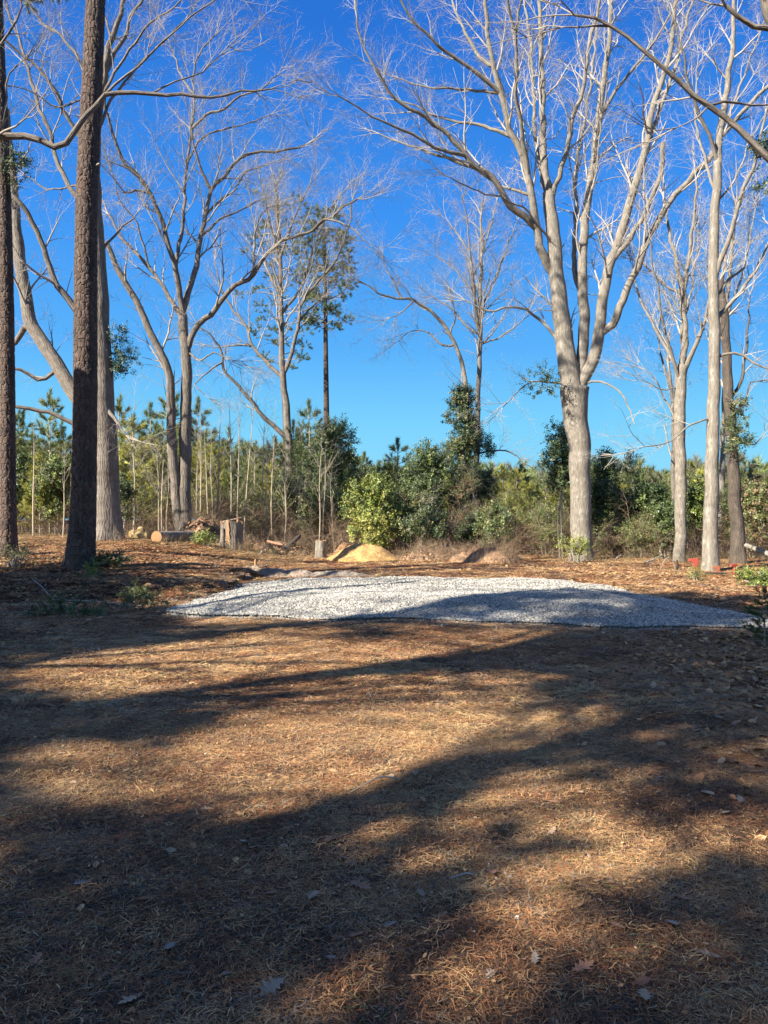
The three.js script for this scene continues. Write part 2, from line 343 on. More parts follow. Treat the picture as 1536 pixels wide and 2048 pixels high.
// ---------------------------------------------------------------- gravel pad
const padTop = (x, d) => {
  const l = -3.75 + (d - 12.8) * 0.11, r = 6.05 - (d - 11.5) * 0.17, e = Math.min((d - padFront(x)) * 0.85, x - l, r - x, (padBack(x) - d) * 0.8);
  let h = 0.02 + 0.19 * Math.pow(ss(-0.05, 1.7, e), 0.8) + 0.02 * n3(x * 0.9, d * 0.9, 41) + 0.018 * n3(x * 2.6, d * 2.6, 42);
  h -= 0.06 * ss(0, 0.35, x - (3.85 + (14.4 - d) * 0.27)) * ss(18, 14, d) * ss(0, 0.8, e);
  return Math.max(height(x, -d), 0.03 + 0.004 * (d - 11)) * 0.999 + h;
};
{
  const NX = 150, NZ = 120, pos = [], uv = [], idx = [];
  const [gCol, gHei] = textures(512, 512, (u, v) => {
    const [e, id] = worley(u, v, 28, 28, cells), fine = nzA(u * 128, v * 128, 128, 128), t = 0.62 + 0.34 * id + 0.12 * (fine - 0.5);
    return [0.65 * t, 0.645 * t, 0.61 * t, ss(0, 0.5, e) * (0.5 + 0.5 * id)];
  }, [1.1, 1.1], 8);
  for (let j = 0; j <= NZ; j++) for (let i = 0; i <= NX; i++) {
    const s = i / NX, t = j / NZ; let x = -3.8 + s * 9.9, d = 0;
    for (let k = 0; k < 6; k++) { const f = padFront(x), b = padBack(x); d = f + (b - f) * t; const l = -3.75 + (d - 12.8) * 0.11, r = 6.05 - (d - 11.5) * 0.17; x = l + (r - l) * s; }
    const rim = i === 0 || j === 0 || i === NX || j === NZ;
    pos.push(x, rim ? height(x, -d) - 0.04 : padTop(x, d), -d); uv.push(x, d);
  }
  const w = NX + 1;
  for (let j = 0; j < NZ; j++) for (let i = 0; i < NX; i++) { const a = j * w + i; idx.push(a, a + 1, a + w, a + 1, a + w + 1, a + w); }
  const g = new THREE.BufferGeometry();
  g.setAttribute('position', new THREE.Float32BufferAttribute(pos, 3)); g.setAttribute('uv', new THREE.Float32BufferAttribute(uv, 2)); g.setIndex(idx); g.computeVertexNormals();
  part('gravel_pad', g, mat(0xffffff, 0.95, { map: gCol, bumpMap: gHei, bumpScale: 0.02 }), scene).userData = { kind: 'structure' };
  const stones = [51, 52, 53].map((s) => {
    reseed(s); const q = new THREE.IcosahedronGeometry(1, 0).clone(), p = q.attributes.position, f = new Map();
    for (let i = 0; i < p.count; i++) {
      const key = [p.getX(i), p.getY(i), p.getZ(i)].map((v) => v.toFixed(3)).join(); if (!f.has(key)) f.set(key, rr(0.62, 1.2)); const k = f.get(key);
      p.setXYZ(i, p.getX(i) * k, p.getY(i) * k * 0.72, p.getZ(i) * k);
    }
    q.computeVertexNormals(); return q;
  });
  reseed(61); const list = [];
  while (list.length < 145000) {
    const near = rnd() < 0.6, x = rr(-4.2, 6.5), d = near ? rr(10.6, 14.8) : rr(10.6, 20);
    const inside = inPad(x, d), fringe = !inside && d > padFront(x) - 0.8 * rnd() ** 4 && d < padBack(x) + 0.7 * rnd() ** 4 && x > -3.75 + (d - 12.8) * 0.11 - 0.7 * rnd() ** 4 && x < 6.05 - (d - 11.5) * 0.17 + 0.7 * rnd() ** 4;
    if (!inside && !fringe) continue;
    const s = rr(0.008, 0.018) * (rnd() < 0.05 ? 1.7 : 1), g0 = pick([0.40, 0.50, 0.34, 0.22, 0.46, 0.13, 0.29]), k = g0 * rr(0.85, 1.1) * (0.98 + 0.3 * n3(x * 0.8, d * 1.6, 44)), warm = rr(-0.02, 0.03);
    list.push({ p: V(x, (inside ? padTop(x, d) : height(x, -d)) + s * 0.3, -d), dir: V(rr(-0.5, 0.5), 1, rr(-0.5, 0.5)).normalize(), roll: rr(0, 6.28), s, c: rgb(k * (1.02 + warm), k, k * (0.91 - warm)) });
  }
  reseed(62);
  for (let i = 0; i < 420; i++) {                                     // stray stones scattered on the grass
    const c = pick([[-1.0, 6.4], [-0.55, 6.1], [-1.5, 5.8], [0.6, 3.5], [1.2, 5], [0.2, 9], [3, 9.6]]), x = c[0] + rr(-1, 1) * rr(0.1, 0.9), d = c[1] + rr(-1, 1) * rr(0.1, 0.7), s = rr(0.004, 0.012), k = rr(0.4, 0.7);
    list.push({ p: V(x, height(x, -d) + 0.006, -d), dir: Y, roll: rr(0, 6), s, c: rgb(k, k, k * 0.98) });
  }
  stones.forEach((q, k) => { const m = instances(numbered('gravel_stones'), q, M.dry, list.filter((_, i) => i % 3 === k), scene); m.userData = { kind: 'stuff', label: ['pale crushed stones spread over the gravel pad', 'light grey angular stones of the gravel pad', 'whitish chips of stone covering the gravel pad'][k], category: 'gravel' }; });
}
// ---------------------------------------------------------------- straw, dry grass, litter
function strawTuft(s, n, flat, len, wid) {                           // bent blades lying about one point, in metres
  reseed(s); const out = [];
  for (let i = 0; i < n; i++) {
    const a = rr(0, 6.283), p = V(rr(-1, 1), rr(0.0, 0.012), rr(-1, 1)); p.x *= 0.1; p.z *= 0.1;
    const L = len * rr(0.5, 1.5), el = flat ? rr(-0.05, 0.28) : rr(0.2, 1.1), bend = rr(-0.9, 0.9), w = wid * rr(0.6, 1.4);
    let d = V(Math.cos(a) * Math.cos(el), Math.sin(el), Math.sin(a) * Math.cos(el)); let prev = null;
    const side0 = V(-Math.sin(a), rr(-0.3, 0.3), Math.cos(a)).normalize();
    for (let k = 0; k < 3; k++) {
      const ww = w * [1, 0.9, 0.15][k], l = p.clone().addScaledVector(side0, -ww), r = p.clone().addScaledVector(side0, ww);
      if (prev) { for (const q of [prev[0], prev[1], l, prev[1], r, l]) out.push(q.x, q.y, q.z); }
      prev = [l, r]; p.addScaledVector(d, L / 2);
      d = V(Math.cos(a + bend) * Math.cos(el * 0.3), Math.sin(el * 0.3) - (flat ? 0.05 : 0.35), Math.sin(a + bend) * Math.cos(el * 0.3)).normalize();
      p.y = Math.max(p.y, 0.001);
    }
  }
  return triangles(out);
}
{
  const flat = [71, 72, 73].map((s) => strawTuft(s, 30, true, 0.052, 0.0014)), coarse = [74, 75].map((s) => strawTuft(s, 30, true, 0.072, 0.0026)), stand = [76, 77].map((s) => strawTuft(s, 12, false, 0.055, 0.0014));
  const C = { tan: [0.49, 0.295, 0.135], gold: [0.65, 0.435, 0.195], rust: [0.33, 0.145, 0.06], grey: [0.29, 0.225, 0.155], dark: [0.08, 0.052, 0.032], green: [0.2, 0.2, 0.07] };
  const near = [], far = [], up = []; reseed(81);
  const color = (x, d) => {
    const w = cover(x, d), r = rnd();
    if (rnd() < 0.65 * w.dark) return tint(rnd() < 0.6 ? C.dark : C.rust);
    if (rnd() < 0.27 + 0.45 * w.orange) return tint(r < 0.55 ? C.rust : r < 0.8 ? C.tan : C.dark);
    return tint(r < 0.4 * w.pale + 0.1 ? C.gold : r < 0.72 ? C.tan : r < 0.8 ? C.dark : r < 0.985 ? C.grey : C.green);
  };
  const put = (list, x, d, s, tilt = 0.12) => { const z = -d; list.push({ p: V(x, height(x, z) - 0.001, z), dir: V(rr(-tilt, tilt), 1, rr(-tilt, tilt)).normalize(), roll: rr(0, 6.28), s, c: color(x, d) }); };
  for (let i = 0; i < 46000; i++) { const d = Math.sqrt(rr(0.8 ** 2, 6.5 ** 2)), x = rr(-1, 1) * (0.62 * d + 1.4); put(near, x, d, rr(0.6, 1.15)); }
  for (let i = 0; i < 50000; i++) { const d = Math.sqrt(rr(6.2 ** 2, 13.2 ** 2)), x = rr(-1, 1) * (0.62 * d + 2.4); if (!inPad(x, d + 0.1)) put(far, x, d, rr(0.75, 1.2)); }
  for (let i = 0; i < 38000; i++) { const d = Math.sqrt(rr(13 ** 2, 31 ** 2)), x = rr(-1, 1) * (0.6 * d + 3); if (!inPad(x, d) && rnd() > 0.6 * cover(x, d).yard) put(far, x, d, rr(1.2, 2.2)); }
  for (let i = 0; i < 5200; i++) { const d = Math.sqrt(rr(1.6 ** 2, 9 ** 2)), x = rr(-0.62, 0.62) * d; if (n3(x * 1.1, d * 1.1, 50) > -0.1) put(up, x, d, rr(0.5, 1.0)); }
  const grass = (variants, list, label, name) => variants.forEach((g, k) => { const m = instances(numbered(name), g, M.dry, list.filter((_, i) => i % variants.length === k), scene); m.userData = { kind: 'stuff', label, category: 'dry grass' }; });
  grass(flat, near, 'matted dry grass and pine straw on the ground nearest the camera', 'pine_straw');
  grass(coarse, far, 'pine straw and dead grass spread over the ground further off', 'pine_straw');
  grass(stand, up, 'short dead grass blades standing up from the matted straw', 'dry_grass');
}
// ---------------------------------------------------------------- fallen leaves
function oakLeaf(s) {                                                 // a curled lobed leaf one unit long, lying flat
  reseed(s); const out = [], curl = rr(0.15, 0.6), twist = rr(-0.5, 0.5), bow = rr(-0.3, 0.5);
  const half = [[0, 0.015], [0.08, 0.04], [0.2, 0.19], [0.24, 0.08], [0.42, 0.3], [0.45, 0.11], [0.66, 0.36], [0.68, 0.13], [0.86, 0.24], [0.87, 0.1], [1, 0.05], [1.02, 0]];
  const at2 = (x, z) => V(x, 0.03 + curl * z * z * 1.8 + 0.5 * twist * x * z + 0.3 * bow * (x - 0.5) ** 2, z);
  for (const side of [-1, 1]) {
    const k = half.map(([x, w]) => [x + rr(-0.03, 0.03), w * rr(0.75, 1.2) * side]);
    for (let i = 0; i < k.length - 1; i++) {
      const [x0, z0] = k[i], [x1, z1] = k[i + 1], m0 = at2(half[i][0] * 0.93, 0), m1 = at2(half[i + 1][0] * 0.93, 0), a = at2(x0, z0), b = at2(x1, z1);
      for (const q of side > 0 ? [m0, a, b, m0, b, m1] : [m0, b, a, m0, m1, b]) out.push(q.x, q.y, q.z);
    }
  }
  for (const q of [at2(0.02, 0.012), V(-0.22, 0.05, 0.02), at2(0.02, -0.012)]) out.push(q.x, q.y, q.z);
  const g = triangles(out); g.translate(-0.5, 0, 0); return g;
}
const OAK = [91, 92, 93, 94, 98, 99].map(oakLeaf);
function smallLeaf(s) {
  reseed(s); const c = rr(0.15, 0.5), P = (x, z) => [x, 0.02 + c * z * z * 2 + 0.2 * c * x * x, z], out = [], rim = [[-0.5, 0], [-0.2, 0.26], [0.15, 0.3], [0.5, 0], [0.15, -0.28], [-0.2, -0.27]];
  for (let i = 0; i < 6; i++) out.push(...P(0, 0), ...P(...rim[(i + 1) % 6]), ...P(...rim[i]));
  return triangles(out);
}
const SMALL = [95, 96, 97].map(smallLeaf);
{
  reseed(101); const list = [], tones = [[0.40, 0.195, 0.085], [0.47, 0.265, 0.125], [0.5, 0.325, 0.165], [0.27, 0.13, 0.062], [0.37, 0.26, 0.16], [0.16, 0.085, 0.048]];
  const lay = (x, d, s, lo = 0.5) => list.push({ p: V(x, height(x, -d) + rr(0.002, 0.02), -d), dir: V(rr(-lo, lo), 1, rr(-lo, lo)).normalize(), roll: rr(0, 6.28), s, c: tint(pick(tones), 0.25) });
  for (let i = 0; i < 46000; i++) {
    const d = Math.sqrt(rr(10 ** 2, 34 ** 2)), x = rr(-1, 1) * (0.6 * d + 3); if (inPad(x, d)) continue;
    const w = cover(x, d); if (rnd() < w.litter * (1 - 0.8 * w.yard) * (d < 13 && x < 0 ? 0.5 : 1)) lay(x, d, rr(0.07, 0.13), 0.7);
  }
  for (let i = 0; i < 5200; i++) { const d = Math.sqrt(rr(3 ** 2, 11 ** 2)), x = rr(0.25, 0.6) * d + rr(0, 3); if (rnd() < ss(1.6, 3.4, x)) lay(x, d, rr(0.06, 0.11), 0.7); }
  for (let i = 0; i < 19000; i++) { const d = Math.sqrt(rr(1 ** 2, 9 ** 2)), x = rr(-1, 1) * (0.6 * d + 1); lay(x, d, rr(0.008, 0.026), 0.6); }
  for (let i = 0; i < 1100; i++) { const d = Math.sqrt(rr(2 ** 2, 11 ** 2)), x = rr(-0.6, 0.6) * d; lay(x, d, rr(0.025, 0.065), 0.4); }
  SMALL.forEach((g, k) => { const m = instances(numbered('leaf_litter'), g, M.dry, list.filter((_, i) => i % 3 === k), scene); m.userData = { kind: 'stuff', label: 'brown fallen leaves lying over the banks and under the trees', category: 'leaf litter' }; });
  // the lobed leaves that can be told apart near the camera
  const spots = [[720, 1780, 0.16], [625, 1800, 0.13], [660, 1685, 0.12], [540, 1795, 0.1], [715, 1878, 0.11], [545, 1985, 0.15], [160, 1775, 0.11], [485, 1690, 0.09], [340, 1902, 0.11], [1165, 1945, 0.14], [1105, 1668, 0.1], [985, 1752, 0.13], [1105, 1610, 0.09], [1370, 1805, 0.1], [1345, 1855, 0.13], [1420, 1920, 0.12], [1070, 1925, 0.09], [885, 1838, 0.08], [782, 1858, 0.09], [1480, 1605, 0.13], [1235, 1860, 0.09], [1320, 1560, 0.11], [1160, 1590, 0.09], [830, 1552, 0.1], [415, 1625, 0.1], [220, 1416, 0.12], [1410, 1500, 0.13], [1455, 1530, 0.14], [1500, 1480, 0.13], [1440, 1440, 0.12], [1380, 1420, 0.11], [1510, 1550, 0.15], [70, 1930, 0.1], [260, 2010, 0.12], [980, 1960, 0.08], [1290, 2000, 0.12], [660, 1925, 0.08], [1120, 1405, 0.12]];
  const kinds = [['curled russet oak leaf', [0.33, 0.17, 0.1]], ['pale grey-brown oak leaf', [0.29, 0.235, 0.185]], ['dull tan oak leaf', [0.42, 0.29, 0.18]]];
  const zone = (x, y) => `${y > 1880 ? 'close to the bottom edge' : y > 1650 ? 'in the near foreground' : 'further up the grass'} ${x < 512 ? 'on the left' : x < 1024 ? 'in the middle' : 'on the right'}`;
  const mats = kinds.map(([, c]) => mat(rgb(...c), 0.85)); reseed(103);
  spots.forEach(([px, py, s], i) => {
    const k = i === 0 ? 0 : Math.floor(rnd() * 3), p = onGround(px, py), m = solo('oak_leaf', OAK[i % 6], mats[k], i === 0 ? 'large russet oak leaf, the biggest one in the middle foreground' : `${s > 0.115 ? 'large' : 'small'} ${kinds[k][0]} on the straw, ${zone(px, py)}`, 'leaf', i === 0 ? undefined : `${kinds[k][0].replace('leaf', 'leaves')} on the straw, ${zone(px, py)}`);
    m.position.copy(p).add(V(0, 0.018, 0)); m.rotation.set(rr(-0.25, 0.35), rr(0, 6.28), rr(-0.25, 0.25)); m.scale.setScalar(s * 0.7);
  });
}

// ---------------------------------------------------------------- trees traced limb by limb
// limbs: [parent, r0, r1 (pixels at full size), depth slope, pixel path, branching 0..1]; the first is the trunk
function bareTree(o) {
  reseed(o.seed);
  const world = !!o.root, base = o.root ?? spot(o.limbs[0][4][0], o.depth), k = world ? 1 : o.depth / FOCAL, made = [], g = thing(o.name, o.label, 'tree', o.group, base);
  const levels = [], sprays = [];
  o.limbs.forEach(([parent, r0, r1, slope, path, branch = 1], n) => {
    const pts = []; let d = o.depth, start = null;
    if (n) {
      const par = made[parent]; let best = 1e9;
      for (const q of par.pts) { if (world) { const e = q.distanceTo(path[0]); if (e < best) { best = e; start = q; } continue; } const [x, y, dd] = toPixel(q), e = (x - path[0]) ** 2 + (y - path[1]) ** 2; if (e < best) { best = e; d = dd; start = q; } }
    }
    let px = path[0], py = path[1];
    if (world) pts.push(...path.map((q) => q.clone())); else for (let i = 0; i < path.length; i += 2) {
      const step = Math.hypot(path[i] - px, path[i + 1] - py) * k; px = path[i]; py = path[i + 1]; d += step * slope;
      pts.push(at(px, py, d));
    }
    if (!n) { const q = pts[0]; q.copy(base); q.y -= 0.25; }
    else if (start.distanceTo(pts[0]) < (world ? 0.5 : 30 * k)) pts[0].copy(start); else pts.unshift(start.clone());
    const fine = n === 0 ? 0.16 : 0.3, { pts: sm, L } = smooth(pts, fine), N = sm.length, R0 = r0 * k * (n > 1 && !world ? 0.84 : 1), R1 = r1 * k;
    const bend = n && R0 < 0.22 ? 0.055 : 0; for (let i = 1; i < N - 1; i++) { if (bend) { sm[i].x += bend * n3(sm[i].y * 1.7 + n * 3, i * 0.37, 2) * 1.6; sm[i].y += bend * n3(i * 0.41, sm[i].x * 1.5, n + 5) * 1.6; sm[i].z += bend * n3(i * 0.33, 7, n) * 1.6; } const a = Math.min(0.05, R0 * 0.35); sm[i].x += a * n3(sm[i].x, sm[i].y * 1.3, n); sm[i].z += a * n3(sm[i].z, sm[i].y * 1.3, n + 9); }
    const rad = sm.map((_, i) => { const t = i / (N - 1); return R0 + (R1 - R0) * Math.pow(t, n ? 0.85 : o.bulge ?? 1); });
    const flare = o.flare ?? 0.5, shape = n === 0
      ? (r, a, v, p) => r * (1 + flare * Math.exp(-Math.max(0, v - 0.25) / 0.45) * (0.75 + 0.35 * Math.sin(a * 5 + o.seed)) + 0.05 * n3(Math.cos(a) * 1.5, v * 0.7, Math.sin(a) * 1.5 + o.seed)) + (o.rough ?? 0) * n3(Math.cos(a) * r * 14, v * 3.2, Math.sin(a) * r * 14) * 2
      : (r, a, v) => r * (1 + 0.07 * n3(Math.cos(a) * 2, v * 1.5, Math.sin(a) * 2 + n));
    const geo = tube(sm, rad, n === 0 ? (o.rough ? 40 : 20) : R0 > 0.08 ? 12 : 7, { shape, cap: true, uvr: R0 });
    geo.translate(-base.x, -base.y, -base.z);
    part(n ? 'limb' : 'trunk', geo, o.bark, g);
    made.push({ pts: sm, rad, L, branch, n });
  });
  // branches along the limbs, then branchlets along the branches, then bare twigs
  const out = [], density = o.density ?? 1, reach = o.reach ?? 1;
  const twist = (p0, dir, L, r, level) => {
    const segs = Math.max(3, Math.round(L / 0.3)), pts = limbPath(p0, dir, L, segs, 0.2, 0.045);
    const geo = tube(pts, taper(pts.length, r, Math.max(0.006, r * 0.3)), level ? 3 : 4); geo.deleteAttribute('uv'); out.push(geo);
    if (level === 0) {
      const n = Math.max(2, Math.round(L * 3 * density));
      for (let i = 0; i < n; i++) {
        const t = 0.2 + 0.8 * (i + rnd()) / n, q = clamp(Math.floor(t * segs), 1, segs), dd = V(0, 0, 0).subVectors(pts[q], pts[q - 1]).normalize();
        twist(pts[q], sideDir(dd, rr(0.5, 1.0), rr(0, 6.28)), L * rr(0.25, 0.5) * (1.15 - 0.5 * t) + 0.15, Math.max(0.010, r * 0.55 * (1 - 0.4 * t)), 1);
      }
    }
    const m = level ? 1 : 2;
    for (let i = 0; i < m; i++) {
      if (level && rnd() < 0.35) continue;
      const q = i === 0 ? segs : Math.max(1, Math.floor(segs * rr(0.3, 0.9))), dd = V(0, 0, 0).subVectors(pts[q], pts[q - 1]).normalize();
      sprays.push({ p: pts[q].clone().sub(base), dir: i ? sideDir(dd, rr(0.5, 1), rr(0, 6.28)) : dd, roll: rr(0, 6.28), s: rr(0.45, 1.0) * (o.spray ?? 1) });
    }
  };
  for (const l of made) {
    if (!l.branch) continue;
    const n = Math.round(l.L * 1.15 * density * l.branch), from = l.n === 0 ? 0.55 : 0.22;
    for (let i = 0; i < n; i++) {
      const t = from + (1 - from) * (i + rnd()) / n, q = clamp(Math.floor(t * (l.pts.length - 1)), 1, l.pts.length - 1), dd = V(0, 0, 0).subVectors(l.pts[q], l.pts[q - 1]).normalize();
      let dir = sideDir(dd, rr(0.45, 0.95), i * 2.4 + rr(-0.8, 0.8)); dir.y += 0.25; dir.normalize();
      const L = clamp(0.35 * l.L * (1.15 - t), 0.5, 2.6) * rr(0.6, 1.25) * reach;
      twist(l.pts[q], dir, L, clamp(l.rad[q] * 0.45, 0.014, 0.05), 0);
    }
    const e = l.pts.length - 1, dd = V(0, 0, 0).subVectors(l.pts[e], l.pts[e - 1]).normalize();
    if (l.rad[e] < 0.06) for (let i = 0; i < 3; i++) twist(l.pts[e], sideDir(dd, rr(0.1, 0.5), rr(0, 6.28)), rr(0.8, 1.6) * reach, Math.max(0.01, l.rad[e] * 0.7), 0);
  }
  if (out.length) { const b = mergeGeometries(out); b.translate(-base.x, -base.y, -base.z); part('branches', b, o.twigs, g).userData.kind = 'stuff'; }
  split(sprays, SPRAYS, 'twigs', o.twigs, g);
  g.userData.made = undefined; delete g.userData.made;
  return { g, made, base };
}
const B = {};
B.tulip = bareTree({
  name: 'tulip_tree', label: 'big pale tree at the right forking into several tall upright stems', seed: 1001, depth: 27, bark: M.pale, twigs: M.twigPale, flare: 0.25, bulge: 5, density: 1.0, reach: 0.9, spray: 0.85,
  limbs: [
    [-1, 20.5, 29, 0, [1163, 1118, 1161, 1040, 1160, 960, 1157, 880, 1150, 815, 1149, 775], 0],
    [0, 22, 12, 0.02, [1146, 800, 1134, 720, 1125, 650, 1117, 590, 1112, 540, 1108, 480, 1101, 423, 1097, 385], 0.5],
    [1, 10, 2.5, 0.1, [1097, 390, 1088, 321, 1085, 254, 1085, 169, 1081, 68, 1081, 0, 1083, -110]],
    [1, 7, 2, -0.15, [1100, 400, 1110, 375, 1134, 298, 1151, 220, 1162, 196, 1175, 118, 1182, 74, 1199, 10, 1210, -80]],
    [1, 11, 3, -0.12, [1110, 560, 1090, 521, 1076, 474, 1066, 406, 1056, 355, 1046, 311, 1026, 271, 1009, 220, 1002, 186, 988, 129, 975, 68, 971, 0, 965, -90]],
    [4, 9, 1.5, -0.25, [1074, 465, 1026, 413, 982, 355, 941, 322, 914, 288, 863, 244, 802, 206, 762, 159, 738, 112, 718, 68, 714, 36]],
    [5, 5, 1.2, -0.35, [935, 315, 877, 298, 822, 267, 772, 247, 721, 220, 680, 193]],
    [5, 4.5, 1.2, 0.25, [960, 338, 897, 318, 850, 301, 812, 288, 758, 267]],
    [4, 4, 1, 0.35, [1060, 385, 998, 369, 950, 340, 900, 305]],
    [4, 5, 1.2, 0.3, [1026, 271, 965, 250, 917, 244, 863, 230, 829, 210, 789, 200]],
    [4, 4, 1.2, 0.1, [1002, 190, 978, 184, 914, 178, 856, 174, 795, 156]],
    [4, 5.5, 1.5, -0.3, [1000, 186, 958, 149, 914, 118, 877, 91, 843, 58, 822, 34, 802, 0, 780, -50]],
    [4, 5, 1.5, 0.3, [990, 135, 958, 112, 931, 68, 910, 17, 900, -40]],
    [4, 6, 2, -0.4, [1056, 350, 1046, 278, 1036, 203, 1032, 135, 1032, 74, 1019, 20, 1010, -60]],
    [13, 3.5, 1.2, -0.2, [1032, 70, 1042, 0, 1050, -60]],
    [1, 6, 2, 0.35, [1095, 420, 1070, 271, 1066, 186, 1063, 102, 1053, 34, 1045, -60]],
    [0, 15, 3.5, 0.12, [1160, 785, 1163, 720, 1168, 640, 1165, 575, 1168, 457, 1178, 389, 1189, 305, 1199, 220, 1209, 152, 1219, 68, 1222, 0, 1226, -90]],
    [16, 7, 2, 0.4, [1163, 600, 1150, 540, 1152, 440, 1150, 360, 1170, 240, 1185, 130, 1200, 0], 0.8],
    [16, 5, 1.5, -0.3, [1192, 285, 1210, 220, 1253, 152, 1300, 95, 1345, 20, 1370, -40]],
    [0, 16, 3, -0.02, [1168, 790, 1186, 720, 1200, 650, 1206, 600, 1216, 542, 1236, 484, 1260, 406, 1280, 338, 1294, 288, 1304, 220, 1327, 152, 1341, 102, 1351, 0, 1358, -80]],
    [19, 6.5, 4, -0.25, [1225, 530, 1260, 474, 1307, 389, 1324, 338, 1327, 284], 0.4],
    [19, 6, 1.8, 0.25, [1290, 300, 1314, 237, 1334, 176, 1354, 112, 1385, 0, 1400, -70]],
    [19, 10, 3.5, -0.15, [1202, 668, 1222, 655, 1233, 626, 1260, 569, 1277, 521, 1304, 464, 1338, 406, 1382, 355, 1422, 311, 1456, 257, 1490, 220, 1540, 170], 0.7],
    [22, 4, 1.2, 0.3, [1430, 300, 1470, 200, 1500, 120, 1530, 40]],
    [0, 3, 1, -0.6, [1165, 770, 1190, 762, 1225, 772, 1252, 800, 1260, 825, 1270, 850], 0],
    [0, 2.6, 1, -0.5, [1130, 765, 1090, 762, 1060, 768, 1030, 790, 1015, 805], 0.5],
    [1, 5, 1.2, 0.2, [1113, 700, 1090, 650, 1050, 620, 1010, 615, 975, 622, 930, 600]],
    [1, 3, 1, -0.4, [1105, 500, 1070, 440, 1020, 400, 960, 385, 900, 355]],
  ],
});
B.white = bareTree({
  name: 'straight_tree', label: 'straight white-barked tree rising near the right edge above red metal', seed: 1002, depth: 22, bark: M.pale, twigs: M.twigPale, flare: 0.3, density: 1.0, spray: 0.8,
  limbs: [
    [-1, 15, 8, 0, [1420, 1142, 1421, 1060, 1423, 940, 1427, 820, 1430, 700, 1428, 610, 1427, 508, 1431, 406, 1436, 320], 0],
    [0, 8, 2.5, 0.05, [1436, 320, 1442, 250, 1456, 169, 1466, 68, 1468, 0, 1472, -80]],
    [0, 7, 2, -0.2, [1432, 560, 1459, 474, 1483, 389, 1503, 338, 1517, 290, 1540, 200]],
    [0, 6, 2, 0.2, [1432, 640, 1470, 595, 1505, 550, 1530, 500, 1545, 460]],
    [0, 5, 1.5, -0.3, [1434, 330, 1427, 290, 1400, 230, 1382, 190, 1372, 130, 1350, 40]],
    [0, 4, 1.2, 0.3, [1430, 600, 1460, 560, 1490, 530, 1500, 470, 1510, 420]],
    [0, 4, 1.5, -0.2, [1432, 715, 1455, 704, 1490, 714, 1525, 735, 1560, 748], 0.5],
    [0, 3, 1.2, 0.3, [1436, 410, 1470, 360, 1500, 280, 1530, 230]],
    [0, 2.5, 1, -0.5, [1418, 840, 1390, 845, 1360, 870, 1320, 890, 1290, 893], 0.6],
    [0, 4, 1.2, 0.3, [1432, 400, 1415, 330, 1400, 280, 1390, 220, 1395, 130]],
  ],
});
B.second = bareTree({
  name: 'slender_tree', label: 'slender grey tree between the big forked tree and the straight white tree', seed: 1003, depth: 26, bark: M.pale, twigs: M.twigPale, flare: 0.2, density: 1.15, spray: 0.85,
  limbs: [
    [-1, 11, 11, 0, [1360, 1126, 1361, 1040, 1361, 940, 1359, 850, 1361, 775, 1366, 730], 0],
    [0, 8, 2, 0.1, [1364, 760, 1367, 690, 1366, 620, 1368, 600, 1360, 560, 1348, 508, 1338, 460, 1330, 400]],
    [0, 7.5, 2, -0.1, [1366, 740, 1372, 680, 1366, 610, 1372, 560, 1382, 474, 1388, 423, 1392, 360]],
    [0, 7, 2, -0.3, [1366, 745, 1388, 700, 1408, 650, 1420, 600, 1440, 560]],
    [0, 5, 1.5, 0.3, [1362, 760, 1350, 730, 1335, 700, 1315, 670, 1300, 640, 1280, 600, 1268, 540]],
    [0, 4, 1.2, -0.3, [1358, 765, 1340, 700, 1325, 640, 1318, 590, 1307, 540, 1300, 480]],
    [1, 4, 1.2, 0.3, [1366, 600, 1330, 570, 1300, 540, 1270, 520]],
    [0, 3, 1, 0.2, [1360, 850, 1330, 800, 1310, 760, 1290, 740], 0.8],
    [0, 4, 1.2, 0.3, [1368, 640, 1380, 590, 1392, 520, 1400, 460]],
    [0, 2, 0.8, -0.3, [1350, 779, 1325, 780, 1305, 772, 1290, 762], 0.5],
  ],
});
B.secondBack = bareTree({
  name: 'slender_tree', label: 'thin dead stem standing just left behind the slender grey tree', seed: 1013, depth: 28, bark: M.oak, twigs: M.twig, flare: 0.1, density: 0.7,
  limbs: [[-1, 7, 3, 0, [1350, 1115, 1348, 980, 1347, 860, 1343, 780, 1338, 740], 0.6], [0, 3, 1, 0.2, [1343, 780, 1330, 740, 1320, 700, 1318, 660]]],
});
B.darkvine = bareTree({
  name: 'vine_clad_tree', label: 'dark vine-wrapped tree right behind the straight white-barked tree', seed: 1004, depth: 25, bark: M.darkbark, twigs: M.twig, flare: 0.35, density: 0.8,
  limbs: [
    [-1, 14, 7, 0, [1478, 1136, 1474, 1050, 1467, 960, 1460, 850, 1456, 760, 1452, 690, 1446, 600, 1440, 560], 0.3],
    [0, 4, 1.2, 0.3, [1462, 800, 1478, 770, 1490, 720, 1498, 650, 1500, 590]],
    [0, 3, 1, -0.3, [1466, 890, 1490, 885, 1510, 890, 1520, 878], 0.5],
    [0, 4, 1.2, 0.2, [1446, 600, 1450, 520, 1470, 440, 1490, 380]],
    [0, 3, 1, 0.3, [1470, 840, 1490, 800, 1500, 770, 1530, 760]],
  ],
});
B.behindRight = bareTree({
  name: 'slender_tree', label: 'thin grey tree seen between the white-barked tree and the vine-wrapped tree', seed: 1014, depth: 31, bark: M.pale, twigs: M.twigPale, flare: 0.1, density: 0.9,
  limbs: [[-1, 6, 3, 0, [1440, 1110, 1443, 1000, 1446, 880, 1450, 760, 1450, 650, 1462, 520, 1470, 420], 0.7], [0, 3, 1, 0.2, [1450, 700, 1440, 620, 1420, 560, 1410, 500]], [0, 3, 1, -0.2, [1452, 640, 1475, 580, 1495, 500, 1500, 430]]],
});
